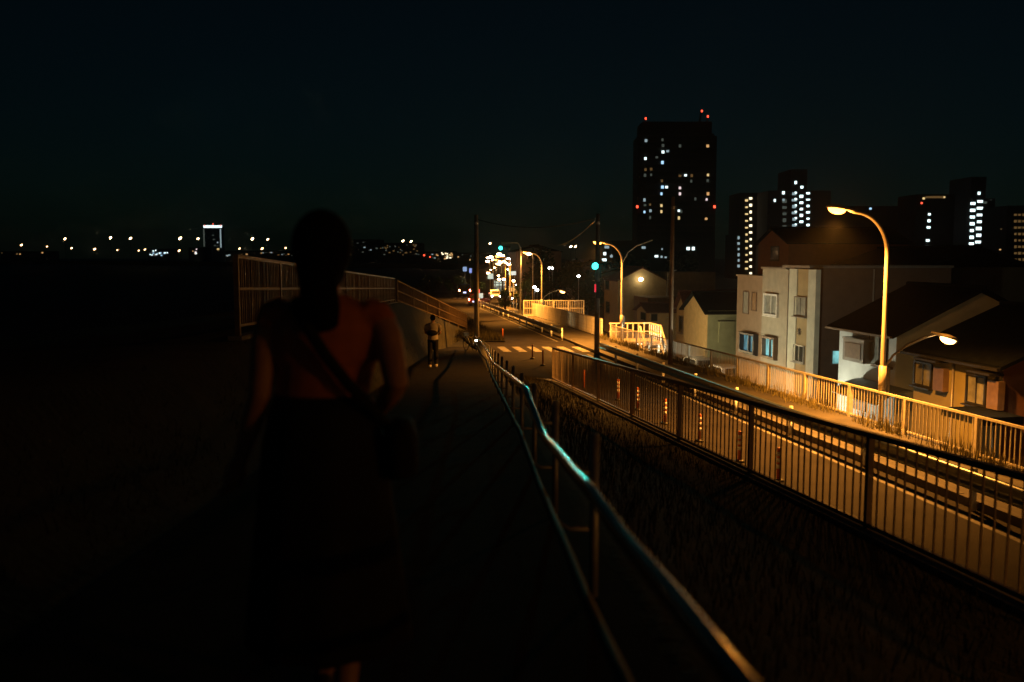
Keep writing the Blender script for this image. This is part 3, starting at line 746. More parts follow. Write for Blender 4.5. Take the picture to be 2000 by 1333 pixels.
# ------------------------------------------------------------------ white stair and cream railing platform
st = thing('stair', 'white painted steel stair with railings descending to the lower street', 'stair', R(14.3, 58.4, 0.12), TH)
W2 = Matrix.Translation(st.location) @ Matrix.Rotation(TH, 4, 'Z')
MB().box((1.35, -0.6, -0.06), (2.7, 2.4, 0.12)).build('landing', M_white, st)
nst = 15
for k in range(nst):
    MB().box((2.0, -1.95 - k * 0.29, -0.18 - k * 0.26), (1.3, 0.29, 0.05)).build('tread', M_white, st)
for xx in (1.32, 2.68):
    MB().bar((xx, -1.75, -0.12), (xx, -1.75 - nst * 0.29, -0.12 - nst * 0.26), 0.07, 0.28).build('stringer', M_white, st)
    MB().bar((xx, -1.80, 0.98), (xx, -1.80 - nst * 0.29, 0.98 - nst * 0.26), 0.09, 0.09).build('handrail', M_white, st)
    for k in range(0, nst + 1, 3):
        MB().bar((xx, -1.85 - k * 0.29, -0.1 - k * 0.26), (xx, -1.85 - k * 0.29, 0.95 - k * 0.26), 0.05, 0.05).build('baluster', M_white, st)
MB().bar((-0.1, 0.62, 1.0), (2.72, 0.62, 1.0), 0.08, 0.08).build('handrail', M_white, st); MB().bar((2.70, 0.6, 1.0), (2.70, -1.8, 1.0), 0.08, 0.08).build('handrail', M_white, st)
MB().bar((-0.1, 0.62, 0.45), (2.72, 0.62, 0.45), 0.05, 0.05).build('middle_rail', M_white, st); MB().bar((2.70, 0.6, 0.45), (2.70, -1.8, 0.45), 0.05, 0.05).build('middle_rail', M_white, st)
for k in range(8): MB().box((0.0 + k * 0.38, 0.62, 0.46), (0.08, 0.04, 1.0)).build('baluster', M_white, st)
for k in range(6): MB().box((2.70, 0.3 - k * 0.4, 0.46), (0.04, 0.08, 1.0)).build('baluster', M_white, st)
for (xx, yy) in ((0.4, -1.6), (2.6, -1.6), (2.6, 0.5)): MB().bar((xx, yy, -4.3), (xx, yy, -0.1), 0.12, 0.12).build('column', M_white, st)

pf = thing('railing_platform', 'raised concrete landing with cream slatted railing lit by the street lamp', 'platform', (at(1022, 600, 88).x, 88, rz_(88) - 0.2))
wdt = at(1141, 600, 88).x - at(1022, 600, 88).x
zfl = at(1080, 618, 88).z - pf.location.z
MB().box((wdt / 2 + .02, 1.8, zfl / 2), (wdt, 3.5, zfl)).build('landing', mat('pale_concrete', (0.5, 0.47, 0.4), 0.8, var=0.2), pf)
ht = at(1080, 587, 88).z - pf.location.z - zfl
for zz in (0.06, ht * 0.5, ht - 0.03): MB().box((wdt / 2, 0.08, zfl + zz), (wdt, 0.06, 0.07)).build('rail', M_cream, pf)
npk = 34
pk = MB().box((0, 0, ht / 2), (0.035, 0.035, ht - 0.06)).mesh('slat', M_cream)
for k in range(npk): inst('slat', pk, pf, ((k + 0.5) * wdt / npk, 0.08, zfl))
for k in range(5): MB().box((0.05 + (wdt - .1) * k / 4, 0.02, zfl + ht / 2), (0.10, 0.09, ht)).build('post', M_cream, pf)

# ------------------------------------------------------------------ far towers
M_tower = mat('tower_wall', (0.03, 0.028, 0.026), 0.9, var=0.2, scale=0.05)
M_towerband = mat('tower_balcony', (0.05, 0.04, 0.034), 0.9, var=0.2, scale=0.05)
LW = {'W': emit('window_white', (0.80, 1.0, 1.0), 1.8), 'w': emit('window_dim_white', (0.55, 0.75, 0.8), 0.5), 'B': emit('window_blue', (0.42, 0.72, 1.0), 1.3),
      'y': emit('window_yellow', (1.0, 0.72, 0.3), 0.9), 'o': emit('window_orange', (1.0, 0.55, 0.2), 0.7), 'd': emit('window_faint', (0.5, 0.6, 0.5), 0.10), 'k': emit('window_faint_amber', (0.8, 0.45, 0.15), 0.13),
      'R': emit('obstruction_red', (1.0, 0.07, 0.03), 3.5), 'p': emit('window_pink', (1.0, 0.8, 0.8), 0.95), 'S': emit('stair_light_white', (0.75, 1.0, 1.0), 2.4), 'Y': emit('stair_light_yellow', (1.0, 0.85, 0.55), 2.0)}
def tower(name, label, d, blocks, lights, floors=None, wpx=4.5, hpx=5.5, dep=18, wall=None):
    x0, x1 = blocks[0][0], blocks[0][2]
    o = at((x0 + x1) / 2, 500, d); o.z = ZG
    t = thing(name, label, 'tower', o)
    for i, (a0, b0, a1, b1) in enumerate(blocks):
        p, q = at(a0, b0, d), at(a1, b1, d)
        zb = ZG if b1 >= 500 else q.z
        sh = 0.02 * i
        MB().box(((p.x + q.x) / 2 - o.x, dep / 2 + sh, (p.z + zb) / 2 - ZG), (q.x - p.x, dep, p.z - zb)).build('wall' if i == 0 else 'upper_block', wall or M_tower, t)
    if floors:
        a0, b0, a1, b1 = blocks[0]; y = floors[0]
        while y < floors[1]:
            p, q = at(a0, y, d), at(a1, y + 4, d)
            MB().box(((p.x + q.x) / 2 - o.x, -0.5, (p.z + q.z) / 2 - ZG), (q.x - p.x - 0.6, 1.0, p.z - q.z)).build('balcony', M_towerband, t)
            y += floors[2]
    for L in lights:
        px, py, k = L[:3]; ww, hh = (L[3], L[4]) if len(L) > 3 else (wpx, hpx)
        c = at(px, py, d); s_ = d / FPX
        yy = -1.06 if floors else -0.12
        if k != 'R' and max(ww, hh) < 12: ww *= random.uniform(0.75, 1.15); hh *= random.uniform(0.7, 1.1)
        w_ = MB().box((c.x - o.x, yy, c.z - ZG), (ww * s_, 0.2, hh * s_)).build('beacon' if k == 'R' else 'lit_window', LW[k], t)
    return t
cr = lambda x, y, k: (1200 + x / 4.9925, 200 + y / 4.9925, k)
L1 = [cr(*q) for q in ((305, 378, 'w'), (465, 370, 'd'), (905, 430, 'o'), (470, 488, 'W'), (515, 480, 'w'), (300, 552, 'W'), (465, 590, 'B'), (300, 660, 'k'), (355, 655, 'k'), (295, 715, 'd'), (355, 710, 'd'), (635, 720, 'k'), (690, 715, 'W'), (750, 718, 'k'), (908, 712, 'y'), (745, 772, 'd'), (905, 765, 'd'), (460, 770, 'k'), (465, 830, 'B'), (505, 830, 'W'), (635, 838, 'p'), (635, 895, 'p'), (455, 895, 'B'), (908, 895, 'o'), (895, 950, 'p'), (290, 955, 'w'), (785, 945, 'd'), (455, 1010, 'y'), (295, 1005, 'd'), (345, 1000, 'k'), (290, 1072, 'B'), (348, 1060, 'w'), (455, 1068, 'y'), (625, 1060, 'W'), (645, 1068, 'd'), (625, 1130, 'y'), (890, 1138, 'o'), (345, 1125, 'd'), (410, 540, 'd'), (470, 425, 'd'), (635, 430, 'd'))]
rd = [(1260.5, 232.5, 'R', 3, 4), (1370, 218, 'R', 3, 4), (1381.5, 228.5, 'R', 3, 4), (1244, 404.5, 'R', 4, 5), (1394.5, 404.5, 'R', 4, 5)]
t1 = tower('apartment_tower', 'tallest dark tower with scattered lit windows and red lights on its roof', 430, [(1247, 266, 1395, 520), (1255, 238, 1390, 266)], L1 + rd, (262, 455, 11.7))
o = t1.location; c = at(1370, 218, 430)
MB().tube([(c.x - o.x, 5, at(1370, 240, 430).z - ZG), (c.x - o.x, 0.2, c.z - ZG)], [0.5, 0.3], 6).build('mast', M_tower, t1)
for (px_, py_) in ((1260.5, 232.5), (1381.5, 228.5)):
    c = at(px_, py_, 430); MB().tube([(c.x - o.x, 0.2, at(px_, 240, 430).z - ZG), (c.x - o.x, 0.2, c.z - ZG)], 0.25, 6).build('beacon_post', M_tower, t1)
L2 = []
for k in range(12):
    y = 388 + k * 13.3
    L2 += [(1466, y, 'Y', 5, 5), (1458, y + 4, 'y', 5, 4)]
    if k < 8: L2.append((1481, y, 'k', 4, 6))
for k in range(6): L2.append((1442.5, 465 + k * 11, 'w', 4, 6))
tower('stairwell_tower', 'slim tower with a bright yellow column of stairwell lights', 375, [(1445, 377, 1489, 545), (1437, 458, 1445, 545)], L2)
L3 = [(1554, 357, 'S'), (1566, 366, 'S'), (1513, 392, 'W'), (1530, 377, 'W'), (1530, 391, 'w')]
for k in range(6):
    y = 379 + k * 12.4
    L3 += [(1551, y, 'w', 8, 6), (1554, y - 2, 'S', 4, 4), (1565, y + 5, 'S', 6, 5), (1578, y - 1, 'S', 6, 4)]
    if k > 0: L3.append((1532, y + 2, 'd', 8, 7))
tower('gallery_tower', 'broad stepped tower with rows of cold white gallery lights', 360, [(1500, 373, 1618, 520), (1546, 331, 1576, 373)], L3)
L4 = [(1815 - k * 0.8, 419 + k * 12.8, 'S', 6, 5) for k in (0, 1, 2, 4, 5, 6)] + [(1804, 388, 'y', 4, 4), (1844, 385.5, 'y', 4, 3), (1800, 397, 'R', 3, 3), (1825, 385.5, 'k', 34, 4)]
tower('corner_tower', 'dark tower with one vertical row of white lights and an amber roof line', 380, [(1790, 380, 1858, 540)], L4)
M_pale = mat('pale_tower_wall', (0.16, 0.17, 0.18), 0.9, var=0.25, scale=0.05)
tower('slab_block', 'pale grey windowless slab block between the two white-lit towers', 420, [(1826, 418, 1893, 540)], [(1856, 475, 'd', 5, 4), (1863, 475, 'd', 5, 4), (1873, 475, 'd', 5, 4)], wall=M_pale)
L5 = [(1912, 378, 'S', 6, 6), (1894, 517, 'S', 6, 5)]
for k in range(9):
    y = 398 + k * 13.2
    L5 += [(1900 - k * 0.5, y, 'S', 9, 6), (1914 - k * 0.5, y - 4, 'W', 11, 6), (1924, y - 2, 'd', 8, 6)]
tower('lit_stair_tower', 'tower whose open stair glows white floor by floor', 370, [(1889, 388, 1936, 545), (1897, 346, 1925, 388)], L5)
L6 = []
for k in range(8):
    for q in (1983, 1991, 1999): L6.append((q, 420 + k * 12.5, 'k', 5, 5))
tower('amber_block', 'dim block with rows of faint amber windows at the edge of the towers', 340, [(1968, 402, 2040, 545)], L6 + [(1955, 448, 'k', 3, 3), (1953, 488, 'o', 3, 3)])
tower('wide_block', 'wide dark apartment block behind the lamp head with a few lights', 400, [(1622, 403, 1790, 540)], [(1700, 408, 'B', 5, 5), (1690, 423, 'k', 5, 5), (1700, 472, 'B', 4, 7), (1699, 485, 'o', 6, 4), (1780, 478, 'w', 4, 4)])
tower('low_block', 'low dark block at the foot of the tallest tower', 300, [(1195, 470, 1395, 560)], [(1344, 486, 'W', 6, 6), (1354, 486, 'W', 6, 6), (1257, 484, 'w', 7, 5), (1282, 501, 'W', 7, 5), (1292, 502, 'w', 5, 4), (1300, 503, 'w', 4, 4), (1185, 483, 'w', 8, 5), (1181, 496, 'W', 7, 6), (1194, 501, 'w', 6, 5), (1180, 508, 'W', 8, 6), (1293, 487, 'w', 3, 3)])

# ------------------------------------------------------------------ far side of the river plain
M_far = mat('far_building', (0.02, 0.02, 0.02), 0.9)
FL = emit('far_lamp', (1.0, 0.62, 0.30), 40.0)
FL2 = emit('far_lamp_small', (1.0, 0.55, 0.25), 16.0)
fl_mesh = None
def far_lamp(px, py, d, m, sz, label):
    p = at(px, py, d); t = thing('distant_street_lamp', label, 'street lamp', (p.x, d, ZG), 0, 'distant lamps along the far highway')
    h = p.z - ZG
    MB().tube([(0, 0, 0), (0, 0, h + 0.3), (sz * 0.5, 0, h + sz * .5)], 0.14, 6).build('pole', M_far, t)
    MB().ell((0, -0.1, h), (sz, sz * 0.5, sz * 0.5), 8, 6, Matrix.Rotation(rad(-38), 3, 'Y')).build('lamp', m, t)
for (px, py) in ((127, 467), (216, 465), (255, 466), (352, 466), (387, 467), (493, 467), (523, 468), (787, 471), (803, 472), (957, 476), (1115, 482), (1124, 482)):
    far_lamp(px, py, 620, FL, random.uniform(0.7, 1.2), 'tall amber highway lamp shining above the far skyline')
for (px, py) in ((42, 479), (92, 482), (140, 485), (185, 487), (229, 489), (271, 490), (350, 490), (468, 486), (512, 486), (558, 485), (283, 488)):
    far_lamp(px, py, 900, FL2, random.uniform(0.7, 1.4), 'lower amber lamp glinting near the far horizon line')
hw = MB(); p0 = at(-200, 507, 560); p1 = at(935, 516, 420)
hw.quad((p0.x, p0.y, p0.z), (p1.x, p1.y, p1.z), (p1.x, p1.y, p1.z - 2.2), (p0.x, p0.y, p0.z - 2.2))
for q in ((0, 3), ):
    hw.box(((p0.x + p1.x) / 2, (p0.y + p1.y) / 2 + 7, (p0.z + p1.z) / 2 - 1.3), (math.hypot(p1.x - p0.x, p1.y - p0.y), 12, 1.0), math.atan2(p1.y - p0.y, p1.x - p0.x))
v = hw.build('highway_viaduct', mat('viaduct_wall', (0.20, 0.12, 0.07), 0.8)); tag(v, 'long low viaduct wall of the highway beyond the river plain', 'viaduct')
L = [(415.5, 443, 'W', 36, 5), (398.5, 465, 'd', 3, 34), (431, 466, 'w', 2.5, 36), (416, 460, 'd', 4, 2), (418, 468, 'd', 4, 2), (425, 474, 'w', 3, 3), (420, 480, 'd', 4, 3), (426, 487, 'y', 4, 3), (400, 441, 'R', 2, 2), (416, 438, 'R', 2, 2), (431, 441, 'R', 2, 2)]
tower('crowned_tower', 'distant tower outlined by a white lit crown beyond the levee', 1300, [(397, 442, 432, 520)], L, wpx=3, hpx=3)
random.seed(3)
def far_block(name, label, px0, py0, px1, d, n, kinds, py1=500):
    L = [(random.uniform(px0 + 3, px1 - 3), random.uniform(py0 + 3, py1), random.choice(kinds), random.uniform(2, 4), random.uniform(1.5, 3)) for _ in range(n)]
    return tower(name, label, d, [(px0, py0, px1, 520)], L, dep=30)
far_block('distant_building', 'low distant building with a cluster of cold white lights', 288, 486, 330, 1000, 14, 'WwBW')
far_block('distant_building', 'distant block with a small white sign beside the crowned tower', 368, 484, 396, 1000, 7, 'WpoR')
far_block('distant_building', 'low distant row with sparse amber lights left of the levee fence', 440, 490, 580, 980, 14, 'odkyw')
far_block('distant_building', 'distant square block with slanting faint blue windows beside the walker', 690, 468, 740, 700, 8, 'dwd', 505)
far_block('distant_building', 'long distant apartment slab with faint olive gallery windows', 740, 475, 822, 700, 34, 'kddk', 500)
far_block('distant_building', 'distant low rooftops with yellowish lit windows next to the square block', 655, 482, 692, 690, 12, 'kydk', 503)
far_block('distant_building', 'distant warehouse blazing with warm white windows', 860, 491, 888, 600, 16, 'YyYo', 506)
far_block('distant_building', 'flat distant roofline with a few red and white lights past the apartment slab', 822, 492, 860, 640, 6, 'RWwo', 505)
far_block('distant_building', 'flat distant roofline right of the blazing warehouse', 888, 494, 960, 640, 6, 'owd', 508)
far_block('distant_building', 'wide dark distant roofline with amber glow at the plain edge', 0, 491, 90, 1000, 5, 'kok', 497)

# ------------------------------------------------------------------ trees
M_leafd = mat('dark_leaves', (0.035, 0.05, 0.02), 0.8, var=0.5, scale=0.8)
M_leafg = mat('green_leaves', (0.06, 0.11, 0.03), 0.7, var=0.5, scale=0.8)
M_bark = mat('bark', (0.06, 0.045, 0.03), 0.9)
def tree(p, H, rx, rzv, label, m, n=1800, leaf=0.28, seed=1):
    rnd = random.Random(seed)
    t = thing('tree', label, 'tree', p, 0, 'trees near the crossing')
    tk = MB(); tk.tube([(0, 0, -0.3), (0.05, 0, H * 0.3), (0.1, 0.1, H * 0.62)], [0.16, 0.12, 0.06], 8)
    cl = []
    for k in range(9):
        an = rnd.uniform(0, 6.28); r_ = rnd.uniform(0.25, 0.8) * rx; zc = H - rzv + rnd.uniform(-0.7, 0.75) * rzv
        c = Vector((r_ * math.cos(an), r_ * math.sin(an), zc)); cl.append((c, rnd.uniform(0.35, 0.6) * min(rx, rzv)))
        tk.tube([(0.05, 0, H * 0.28), c * 0.6 + Vector((0, 0, H * .14)), c], [0.07, 0.05, 0.02], 6)
    tk.build('trunk', M_bark, t)
    mb = MB()
    for i in range(n):
        c, r_ = cl[i % len(cl)]
        v = Vector((rnd.gauss(0, 1), rnd.gauss(0, 1), rnd.gauss(0, 1))).normalized() * r_ * rnd.uniform(0.3, 1.15)
        q = c + v; s_ = leaf * rnd.uniform(0.6, 1.3)
        a = Vector((rnd.uniform(-1, 1), rnd.uniform(-1, 1), rnd.uniform(-1, 1))).normalized(); b = a.orthogonal().normalized()
        mb.add([q - a * s_, q + b * s_ * .45, q + a * s_, q - b * s_ * .45], [(0, 1, 2, 3)])
    mb.build('crown', m, t)
def tree_px(px, pytop, d, width_px, zb, label, m, seed, n=1800, leaf=0.28):
    q = at(px, pytop, d); H_ = q.z - zb; rx = width_px / 2 * d / FPX
    tree((q.x, d, zb), H_, rx, min(H_ * 0.45, rx * 1.2), label, m, n, leaf, seed)
tree_px(1085, 487, 132, 105, ZG, 'large dark leafy tree behind the cream railing', M_leafd, 11, 3000, 0.34)
tree_px(1132, 508, 118, 80, ZG, 'dark rounded tree between the railing and the corner house', M_leafd, 12, 2400, 0.32)
tree_px(1050, 520, 120, 50, ZG, 'smaller dark tree beside the curved lamp past the white fence', M_leafd, 13, 1600, 0.3)
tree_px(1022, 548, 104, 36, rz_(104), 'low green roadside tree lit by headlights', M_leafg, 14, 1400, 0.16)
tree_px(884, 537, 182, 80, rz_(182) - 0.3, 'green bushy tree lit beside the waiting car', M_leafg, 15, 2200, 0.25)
tree_px(836, 542, 176, 70, rz_(176) - 0.3, 'dark bushy tree behind the stair fence', M_leafd, 16, 2200, 0.25)
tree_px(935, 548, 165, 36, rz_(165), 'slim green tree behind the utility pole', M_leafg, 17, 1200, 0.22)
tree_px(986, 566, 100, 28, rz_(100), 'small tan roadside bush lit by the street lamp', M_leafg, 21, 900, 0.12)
tree_px(1345, 495, 240, 90, ZG, 'dark tree mass below the tallest tower', M_leafd, 18, 2200, 0.6)
tree_px(1230, 500, 200, 100, ZG, 'dark tree mass behind the corner house', M_leafd, 19, 2200, 0.5)

# ------------------------------------------------------------------ grass and weeds
def blades(pts, hmin, hmax, seed, lean=0.35, wk=0.011):
    rnd = random.Random(seed); mb = MB()
    for p in pts:
        h = rnd.uniform(hmin, hmax); an = rnd.uniform(0, 6.28); l = rnd.uniform(0.1, lean) * h; wd = wk * (0.6 + rnd.random())
        s_ = Vector((math.cos(an), math.sin(an), 0)); q = Vector((-s_.y, s_.x, 0))
        p = Vector(p)
        mb.add([p - q * wd, p + q * wd, p + s_ * l * 0.4 + Vector((0, 0, h * 0.6)) + q * wd * .7, p + s_ * l + Vector((0, 0, h)), p + s_ * l * 0.4 + Vector((0, 0, h * 0.6)) - q * wd * .7],
               [(0, 1, 2, 4), (4, 2, 3)])
    return mb
M_weed = mat('dry_weed', (0.16, 0.14, 0.05), 0.8, var=0.5, scale=9)
rnd = random.Random(5); pts = []
for _ in range(5200):
    d = rnd.uniform(18, 60)
    if noise.noise((d * 0.5, 2.0, 0)) > rnd.uniform(-0.35, 0.35): pts.append(R(13.72 + rnd.gauss(0, 0.13), d, 0.12))
tag(blades(pts, 0.08, 0.5, 6).build('weeds', M_weed), 'dry weeds growing along the foot of the cream fence', 'weeds', kind='stuff')
pts = []
for _ in range(20000):
    d = rnd.uniform(1.0, 34); xr = xrail(d) + 0.5; x1 = xn(d) - 0.25
    if x1 < xr: continue
    t_ = rnd.random(); zz = zpath(d) + (zn(d) - zpath(d)) * t_ - 0.12 * math.sin(math.pi * t_) - 0.02
    pts.append((xr + (x1 - xr) * t_, d, zz))
for _ in range(20000):
    d = rnd.uniform(2.0, 62); xc = xfence(d) + 0.3; pl = max(xrail(d) - 2.35, xfence(d) + 0.5)  # blades run on below the stair fence to darken that bank
    t_ = rnd.random() ** 0.9
    if noise.noise((d * 0.8, t_ * 2, 7)) < rnd.uniform(-0.5, 0.3): continue
    pts.append((xc + (pl - xc) * t_, d, ztop(d) + (zpath(d) - ztop(d)) * t_ - 0.07))

tag(blades(pts, 0.04, 0.17, 8, 0.8, 0.004).build('slope_grass', mat('slope_grass', (0.026, 0.023, 0.012), 0.95, spec=0.05, var=0.5, scale=5)), 'rough dry grass covering the dark slopes beside the path', 'grass', kind='stuff')

pts = [R(rnd.uniform(4.75, 7.1), 57.6 + 40 * rnd.random() ** 1.3, 0.07) for _ in range(9000)]  # dense blades added to darken the verge where lamp light fades
tag(blades(pts, 0.12, 0.5, 9, 0.6, 0.010).build('verge_grass', mat('verge_grass', (0.04, 0.036, 0.016), 0.95, spec=0.05, var=0.5, scale=5)), 'tall grass thickened to darken the verge beyond the zebra crossing', 'grass', kind='stuff')

# ------------------------------------------------------------------ cars
M_tyre = mat('tyre', (0.015, 0.015, 0.015), 0.9)
M_tail = emit('tail_light', (1.0, 0.22, 0.10), 30.0); M_head = emit('head_light', (1.0, 0.95, 0.85), 60.0); M_plate = emit('lit_number_plate', (0.55, 0.6, 1.0), 2.0)
def car(p, rz, label, paint, lights='tail', k=1.0):
    t = thing('car', label, 'car', p, rz); t.scale = (k, k, k)
    # side profile (y forward, z)
    L, W = 3.7, 1.55
    prof = [(-1.85, .35), (-1.87, .8), (-1.80, 1.0), (-1.55, 1.52), (-1.35, 1.60), (0.25, 1.60), (0.55, 1.54), (1.05, 1.02), (1.65, .92), (1.83, .75), (1.85, .35)]
    rings = []
    for xx, k in ((-W / 2, .92), (-W / 2 + .05, 1.0), (W / 2 - .05, 1.0), (W / 2, .92)):
        rings.append([(xx * (0.88 if z > 1.3 else 1.0), y * (1 if abs(xx) < W / 2 else .985), .35 + (z - .35) * (1 if abs(xx) < W / 2 else .985)) for y, z in prof])
    b = MB().loft(rings); b.build('body', paint, t)
    MB().add([(-.60, -1.80, 1.02), (.60, -1.80, 1.02), (.54, -1.60, 1.47), (-.54, -1.60, 1.47)], [(0, 1, 2, 3)]).build('rear_window', M_glass, t)
    MB().add([(-.62, 1.06, 1.06), (.62, 1.06, 1.06), (.56, .62, 1.49), (-.56, .62, 1.49)], [(3, 2, 1, 0)]).build('windscreen', M_glass, t)
    for sx in (-1, 1):
        MB().add([(sx * .778, -1.45, 1.05), (sx * .778, .85, 1.05), (sx * .70, .45, 1.48), (sx * .70, -1.3, 1.48)], [(0, 1, 2, 3)]).build('side_window', M_glass, t)
        for yy in (-1.2, 1.2):
            w_ = MB().tube([(sx * .62, yy, .3), (sx * .80, yy, .3)], .3, 18).build('wheel', M_tyre, t, smooth=True)
            MB().tube([(sx * .79, yy, .3), (sx * .81, yy, .3)], .18, 12).build('rim', M_frame, w_)
        MB().box((sx * .66, -1.86, .88), (.16, .06, .24)).build('tail_light', M_tail if lights == 'tail' else M_lensoff, t)
        MB().box((sx * .58, 1.80, .72), (.26, .10, .16)).build('head_light', M_head if lights == 'head' else M_frame, t)
    MB().box((0, -1.89, .62), (.36, .04, .18)).build('number_plate', M_plate if lights == 'tail' else M_white, t)
    MB().box((0, -1.86, .42), (1.5, .12, .16)).build('bumper', M_dark, t)
    return t
P_dark = mat('dark_car_paint', (0.03, 0.03, 0.035), 0.25, 0.3); P_white = mat('white_car_paint', (0.7, 0.7, 0.7), 0.3); P_red = mat('maroon_car_paint', (0.15, 0.02, 0.02), 0.3)
def road_car(px, d, rz, label, paint, lights, k=1.0): q = at(px, 500, d); car((q.x, d, rz_(d)), rz, label, paint, lights, k)
road_car(905, 158, TH, 'dark van waiting with both tail lights on', P_dark, 'tail', 1.4)
road_car(936, 118, TH - 0.5, 'maroon small car turning behind the utility pole', P_red, 'tail')
road_car(966, 140, TH + math.pi, 'white car facing the camera with headlights on', P_white, 'head')
road_car(1004, 128, TH + math.pi, 'dark car with headlights on beyond the second guardrail', P_dark, 'head')
for (px, d, lab) in ((1363, 71, 'white small car parked before the green house'), (1414, 66, 'white small car parked before the three storey house')):
    q = at(px, 500, d); car((q.x, d, ZG), TH + 0.1, lab, P_white, 'off')
# low white rail marker stripes by the waiting car
sp = thing('crosswalk', 'bright white crossing stripes in front of the waiting car', 'crosswalk', (at(884, 500, 149).x, 149, rz_(149) + 0.012)); sp['kind'] = 'structure'
for k in range(6):
    MB().quad((k * 0.9, 0, 0), (k * .9 + .5, 0, 0), (k * .9 + .4, 2.6, -0.03), (k * .9 - .1, 2.6, -0.03)).build('stripe', M_paint, sp)

# ------------------------------------------------------------------ shop fronts and signs at the far junction
M_signw = emit('backlit_sign', (0.75, 0.85, 0.7), 0.8); M_signo = emit('backlit_sign_amber', (1.0, 0.55, 0.15), 1.0); M_signr = emit('backlit_sign_red', (1.0, 0.08, 0.1), 1.5); M_shop = emit('shop_interior', (0.85, 0.85, 0.65), 0.35, pattern=0.8, pscale=3)
def shop(px0, px1, py0, d, label, m, sign):
    a_, b_ = at(px0, py0, d), at(px1, py0, d); zb = rz_(d) - 1.0
    t = thing('shop', label, 'shop', ((a_.x + b_.x) / 2, d, zb)); wd = b_.x - a_.x; h = a_.z - zb
    MB().box((0, 3, h / 2), (wd, 6, h)).build('wall', wallmat('shop_wall', (0.25, 0.2, 0.15)), t)
    MB().box((0, -0.06, 2.0), (wd * 0.8, 0.1, 1.9)).build('shop_window', m, t)
    s_ = MB().box((0, -0.25, h - 0.6), (wd * 0.85, 0.3, 0.8)).build('sign_board', sign, t)
    MB().box((0, -0.5, 3.2), (wd, 1.0, 0.12)).build('awning', M_dark, t)
shop(962, 990, 548, 172, 'corner shop with a pale green lit front at the far junction', M_shop, M_signw)
shop(992, 1018, 560, 150, 'small shop with an amber sign at the far junction', M_shop, M_signo)
def sign(px, py, d, w_, h_, m, label):
    q = at(px, py, d); zb = rz_(d) if q.x < 14 - K * d else ZG
    t = thing('lit_sign', label, 'sign', (q.x, d, zb)); h = q.z - zb
    MB().tube([(0, 0.1, -.2), (0, 0.1, h)], 0.06, 8).build('post', M_galvdull, t)
    MB().box((0, 0, h), (w_, 0.14, h_)).build('panel', m, t)
    MB().box((0, 0.02, h), (w_ + .08, 0.10, h_ + .08)).build('frame', M_dark, t)
sign(939, 578, 110, 0.55, 0.6, M_signw, 'white lit sign panel behind the utility pole')
sign(933, 571, 112, 0.5, 0.7, M_signr, 'small red lit sign beside the utility pole')
sign(958, 540, 150, 0.9, 0.9, M_signw, 'pale lit sign on a post by the far lamps')
sign(1001, 534, 140, 1.1, 0.6, emit('sign_pale', (0.8, 0.8, 0.7), 1.0), 'cream lit sign above the junction')
sign(908, 526, 160, 0.7, 0.8, emit('sign_blue', (0.35, 0.5, 0.8), 0.7), 'blue-white road sign over the trees left of the pole')
sign(919, 529, 158, 0.45, 0.8, emit('sign_blue2', (0.3, 0.4, 0.9), 0.9), 'narrow blue road sign over the trees')
def jlamp(px, py, d, label, m, sz=0.34):
    q = at(px, py, d); zb = rz_(d)
    t = thing('junction_lamp', label, 'street lamp', (q.x, d, zb), 0, 'street lamps at the far junction'); h = q.z - zb
    MB().tube([(0.5, 0.1, -.2), (0.5, 0.1, h - .3), (0.3, 0.1, h + .1), (0, 0, h + 0.12)], [.08, .06, .05, .04], 8).build('pole', M_pole, t, smooth=True)
    MB().ell((0, 0, h), (sz, sz * 0.6, sz * 0.45), 10, 7).build('lamp', m, t, smooth=True)
M_j1 = emit('junction_amber', (1.0, 0.55, 0.25), 70.0); M_j2 = emit('junction_white', (0.95, 0.97, 1.0), 40.0)
for i, (px, py, d, k) in enumerate(((957, 503, 150, 1), (952, 511, 170, 1), (975, 497, 128, 1), (981, 500, 145, 1), (979, 513, 175, 1), (984, 511, 190, 1), (972, 516, 200, 1), (1033, 496, 112, 1), (992, 506, 160, 2), (998, 514, 185, 2))):
    jlamp(px, py, d, 'amber lamp glowing in the cluster over the far junction' if k == 1 else 'white lamp glowing in the cluster over the far junction', M_j1 if k == 1 else M_j2)
rj = random.Random(4)
for k in range(14):
    px, d = rj.uniform(950, 1000), rj.uniform(150, 250); py = 499 + 40 * rj.random() ** 1.6
    w_ = k % 5 == 4
    jlamp(px, py, d, 'white lamp glowing in the cluster over the far junction' if w_ else 'amber lamp glowing in the cluster over the far junction', M_j2 if w_ else M_j1, rj.uniform(0.18, 0.4))
for (px, py, d, m, lab) in ((975, 546, 100, M_j1, 1), (984, 546, 104, M_j1, 1), (1003, 549, 110, M_j1, 1), (1009, 558, 112, M_j2, 2), (1044, 561, 100, M_j2, 2), (1049, 567, 100, M_j2, 2), (1073, 524, 128, M_j2, 2), (1079, 524, 128, M_j2, 2), (1130, 540, 105, M_j2, 2)):
    q = at(px, py, d); zb = ZG if q.x > 14.4 - K * d else rz_(d)
    t = thing('path_light', 'amber low path light past the white fence' if lab == 1 else 'cold white low light among the dark trees', 'lamp', (q.x, d, zb), 0, 'small lights past the white fence')
    MB().tube([(0, 0, -.2), (0, 0, q.z - zb)], .04, 8).build('post', M_galvdull, t); MB().ell((0, 0, q.z - zb), (.17, .12, .12), 10, 6).build('lamp', m, t, smooth=True)

